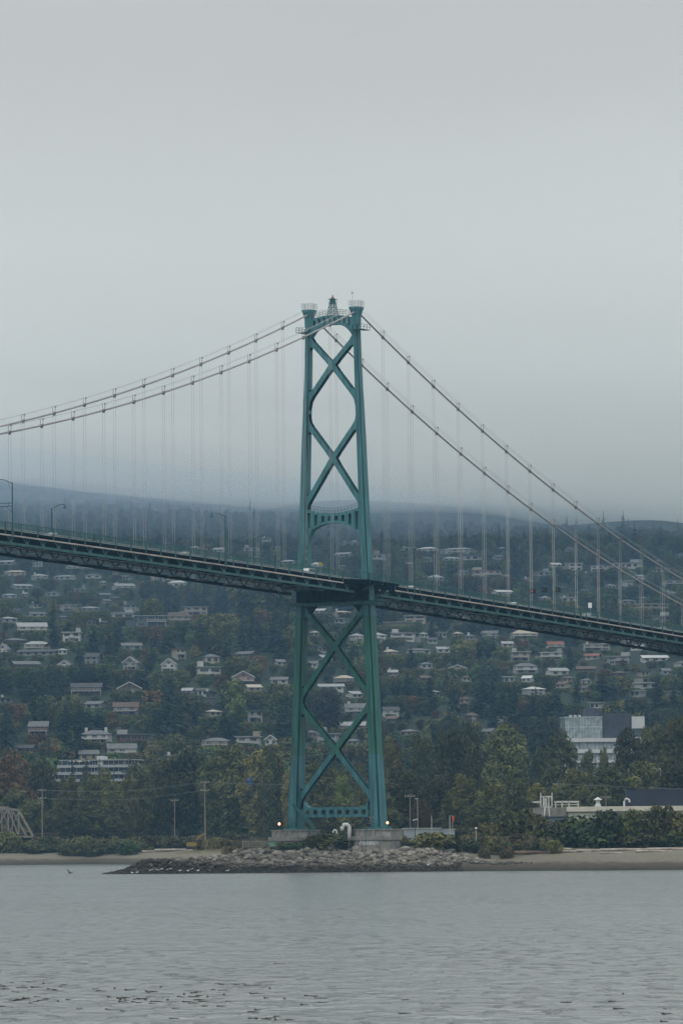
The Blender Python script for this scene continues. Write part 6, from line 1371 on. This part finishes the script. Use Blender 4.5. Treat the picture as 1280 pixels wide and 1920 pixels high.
BRO += [broadleaf('lime_g', 41, 16, 4.4, M_YEL, 2600, .5, .06, 34, .7), broadleaf('beech_h', 42, 16, 6.4, M_PUR, 2400, .6, .06, 34, .7), broadleaf('maple_i', 43, 16, 6.0, M_RED, 1400, .6, .03, 24, .8)]
taken = []
for kd, u, vb, hp, wp, vi, lb in SPECIAL:
    p = ground_hit(u, vb, 1750); k = F / p.y; H_ = hp / k; mm = (CON if kd == 'conifer' else BRO)[vi]; ref = (24, 3.8) if kd == 'conifer' else (16, [6.2, 5, 7, 4.6, 5.6, 5.6, 4.4, 6.4, 6][vi])
    o = thing('conifer_tree' if kd == 'conifer' else 'broadleaf_tree', lb, 'tree', p, 1.0); o.scale = (wp / k / 2 / ref[1],) * 2 + (H_ / ref[0],); link('crown', mm[0], o); link('trunk', mm[1], o); taken.append((u - wp / 2, u + wp / 2, vb - hp * .9, vb, p.y))
rg = np.random.default_rng(5); N = 42000
yy = 1745 + (5000 - 1745) * rg.uniform(0, 1, N) ** .78; ss_ = rg.uniform(-.092, .092, N); xx = ss_ * yy; zz = terrain(xx, yy)
HA = np.array([(a[0], a[1], a[2], a[3], a[4]) for a in HOUSES] + taken); cand = []
order = np.argsort(yy); grid = {}
isleft = lambda u: u < 560
for i in order:
    x, y, z = xx[i], yy[i], zz[i]; k = F / y; sp_ = 7.0 + (y - 1745) * .0016 * (1 if y < 3500 else .3); gk = (int(x / sp_), int(y / sp_))
    if any((gk[0] + a, gk[1] + b_) in grid for a in (0,) for b_ in (0,)): continue
    u, v = proj(x, y, z)
    dark = float(vnoise(np.array([x]), np.array([y]), 170, 31)[0]); up_ = y > 3650 or (y > 2650 and y < 2960 and 240 < u < 570) or (y < 2350 and u > 700)
    con = rg.uniform() < (.12 if y > 3350 else .86 if up_ else .25 + .5 * dark)
    h = (rg.uniform(18, 36) if con else rg.uniform(9, 20)) * (1.0 if up_ or dark > .6 else .85)
    if y > 3500: h *= .5 if y > 3750 else .68
    if 250 < u < 560 and 2650 < y < 2960: h = rg.uniform(22, 34)
    r_ = h * (.16 if con else .36)
    hp, rp_ = h * k, r_ * k
    f = HA[(HA[:, 4] > y - 14) & (HA[:, 0] < u + rp_ * .8) & (HA[:, 1] > u - rp_ * .8) & (HA[:, 3] > v - hp) & (HA[:, 2] < v + 4)]
    if len(f):
        # gardens in front of a house only carry what stays below its windows
        vis = f[:, 3] - (.12 + .5 * ((f[:, 0] * 13.7) % 1)) * (f[:, 3] - f[:, 2]); lim = float((v - vis).min()); 
        if lim < 2.2 * k: continue
        if lim < hp:
            h = lim / k; con = False if h < 9 else con; r_ = min(r_, max(2.2, h * .5))
    if np.any((np.abs((HA[:, 0] + HA[:, 1]) / 2 - u) < (HA[:, 1] - HA[:, 0]) / 2 + rp_ * .5) & (y > HA[:, 4] - 3) & (y < HA[:, 4] + 16)): continue
    if z > 247 - x * .115: continue
    grid[gk] = 1; cand.append((x, y, z, u, v, h, r_, con, rg.integers(0, 100)))
# the trees that show largest stand singly, the far rest is one wood
def inframe(c): return -10 < c[3] < 1290 and c[4] - c[5] * F / c[1] < 1560
con_ = sorted([c for c in cand if c[7] and inframe(c) and c[4] - c[5] * F / c[1] < 1440], key=lambda c: -c[5] / c[1])[:300]; bro_ = sorted([c for c in cand if not c[7] and inframe(c) and c[4] - c[5] * F / c[1] < 1430], key=lambda c: -c[5] / c[1])[:235]
single = set(id(c) for c in con_ + bro_)
def zone(u, v):
    col = 'at the far left' if u < 190 else 'left of the bright green tree' if u < 430 else 'beside the left tower leg' if u < 565 else 'framed by the tower legs' if u < 695 else 'just right of the tower' if u < 880 else 'above the right shore trees' if u < 1060 else 'around the white midrise'
    row = 'upper' if v < 1230 else 'middle' if v < 1330 else 'lower'; return row, col
for c in con_ + bro_:
    x, y, z, u, v, h, r_, con, q = c; vt = v - h * F / y; row, col = zone(u, vt)
    if con: vi = int(q) % 5; mm = CON[vi]; ref = (24, [4.6, 3.6, 5.6, 3.0, 5.0][vi]); nm = CONN[vi]
    else: vi = [0, 1, 2, 4, 0, 1, 3, 2, 1, 5][int(q) % 10]; mm = BRO[vi]; ref = (16, [6.2, 5, 7, 4.6, 5.6, 5.6][vi]); nm = BRON[vi]
    lb = '%s on the %s slope %s' % (nm, row, col); o = thing('conifer_tree' if con else 'broadleaf_tree', lb, 'tree', (x, y, z - .3), float(q), lb.replace('tree', 'trees') if 'tree' in nm else nm + 's on the %s slope %s' % (row, col)); s = (r_ / ref[1] * (1.25 if con else 1.0)); o.scale = (s, s, h / ref[0]); link('crown', mm[0], o); link('trunk', mm[1], o)
pts = []
for c in cand:
    if id(c) in single: continue
    x, y, z, u, v, h, r_, con, q = c
    if con: vi = int(q) % 5; ref = (24, [4.6, 3.6, 5.6, 3.0, 5.0][vi]); s = r_ / ref[1] * 1.25
    else: vi = [0, 1, 2, 4, 0, 1, 3, 2, 1, 5][int(q) % 10]; ref = (16, [6.2, 5, 7, 4.6, 5.6, 5.6][vi]); s = r_ / ref[1]; vi += 5
    pts.append(((x, y, z - .3), vi, (s, s, h / ref[0]), (0, 0, float(q))))
instancer('hillside_forest', 'stuff', [('a_tree', list(m_)) for m_ in CON] + [('b_tree', list(m_)) for m_ in BRO[:6]], pts)
print('trees', len(cand), 'single', len(con_), len(bro_), 'stuff', len(pts))
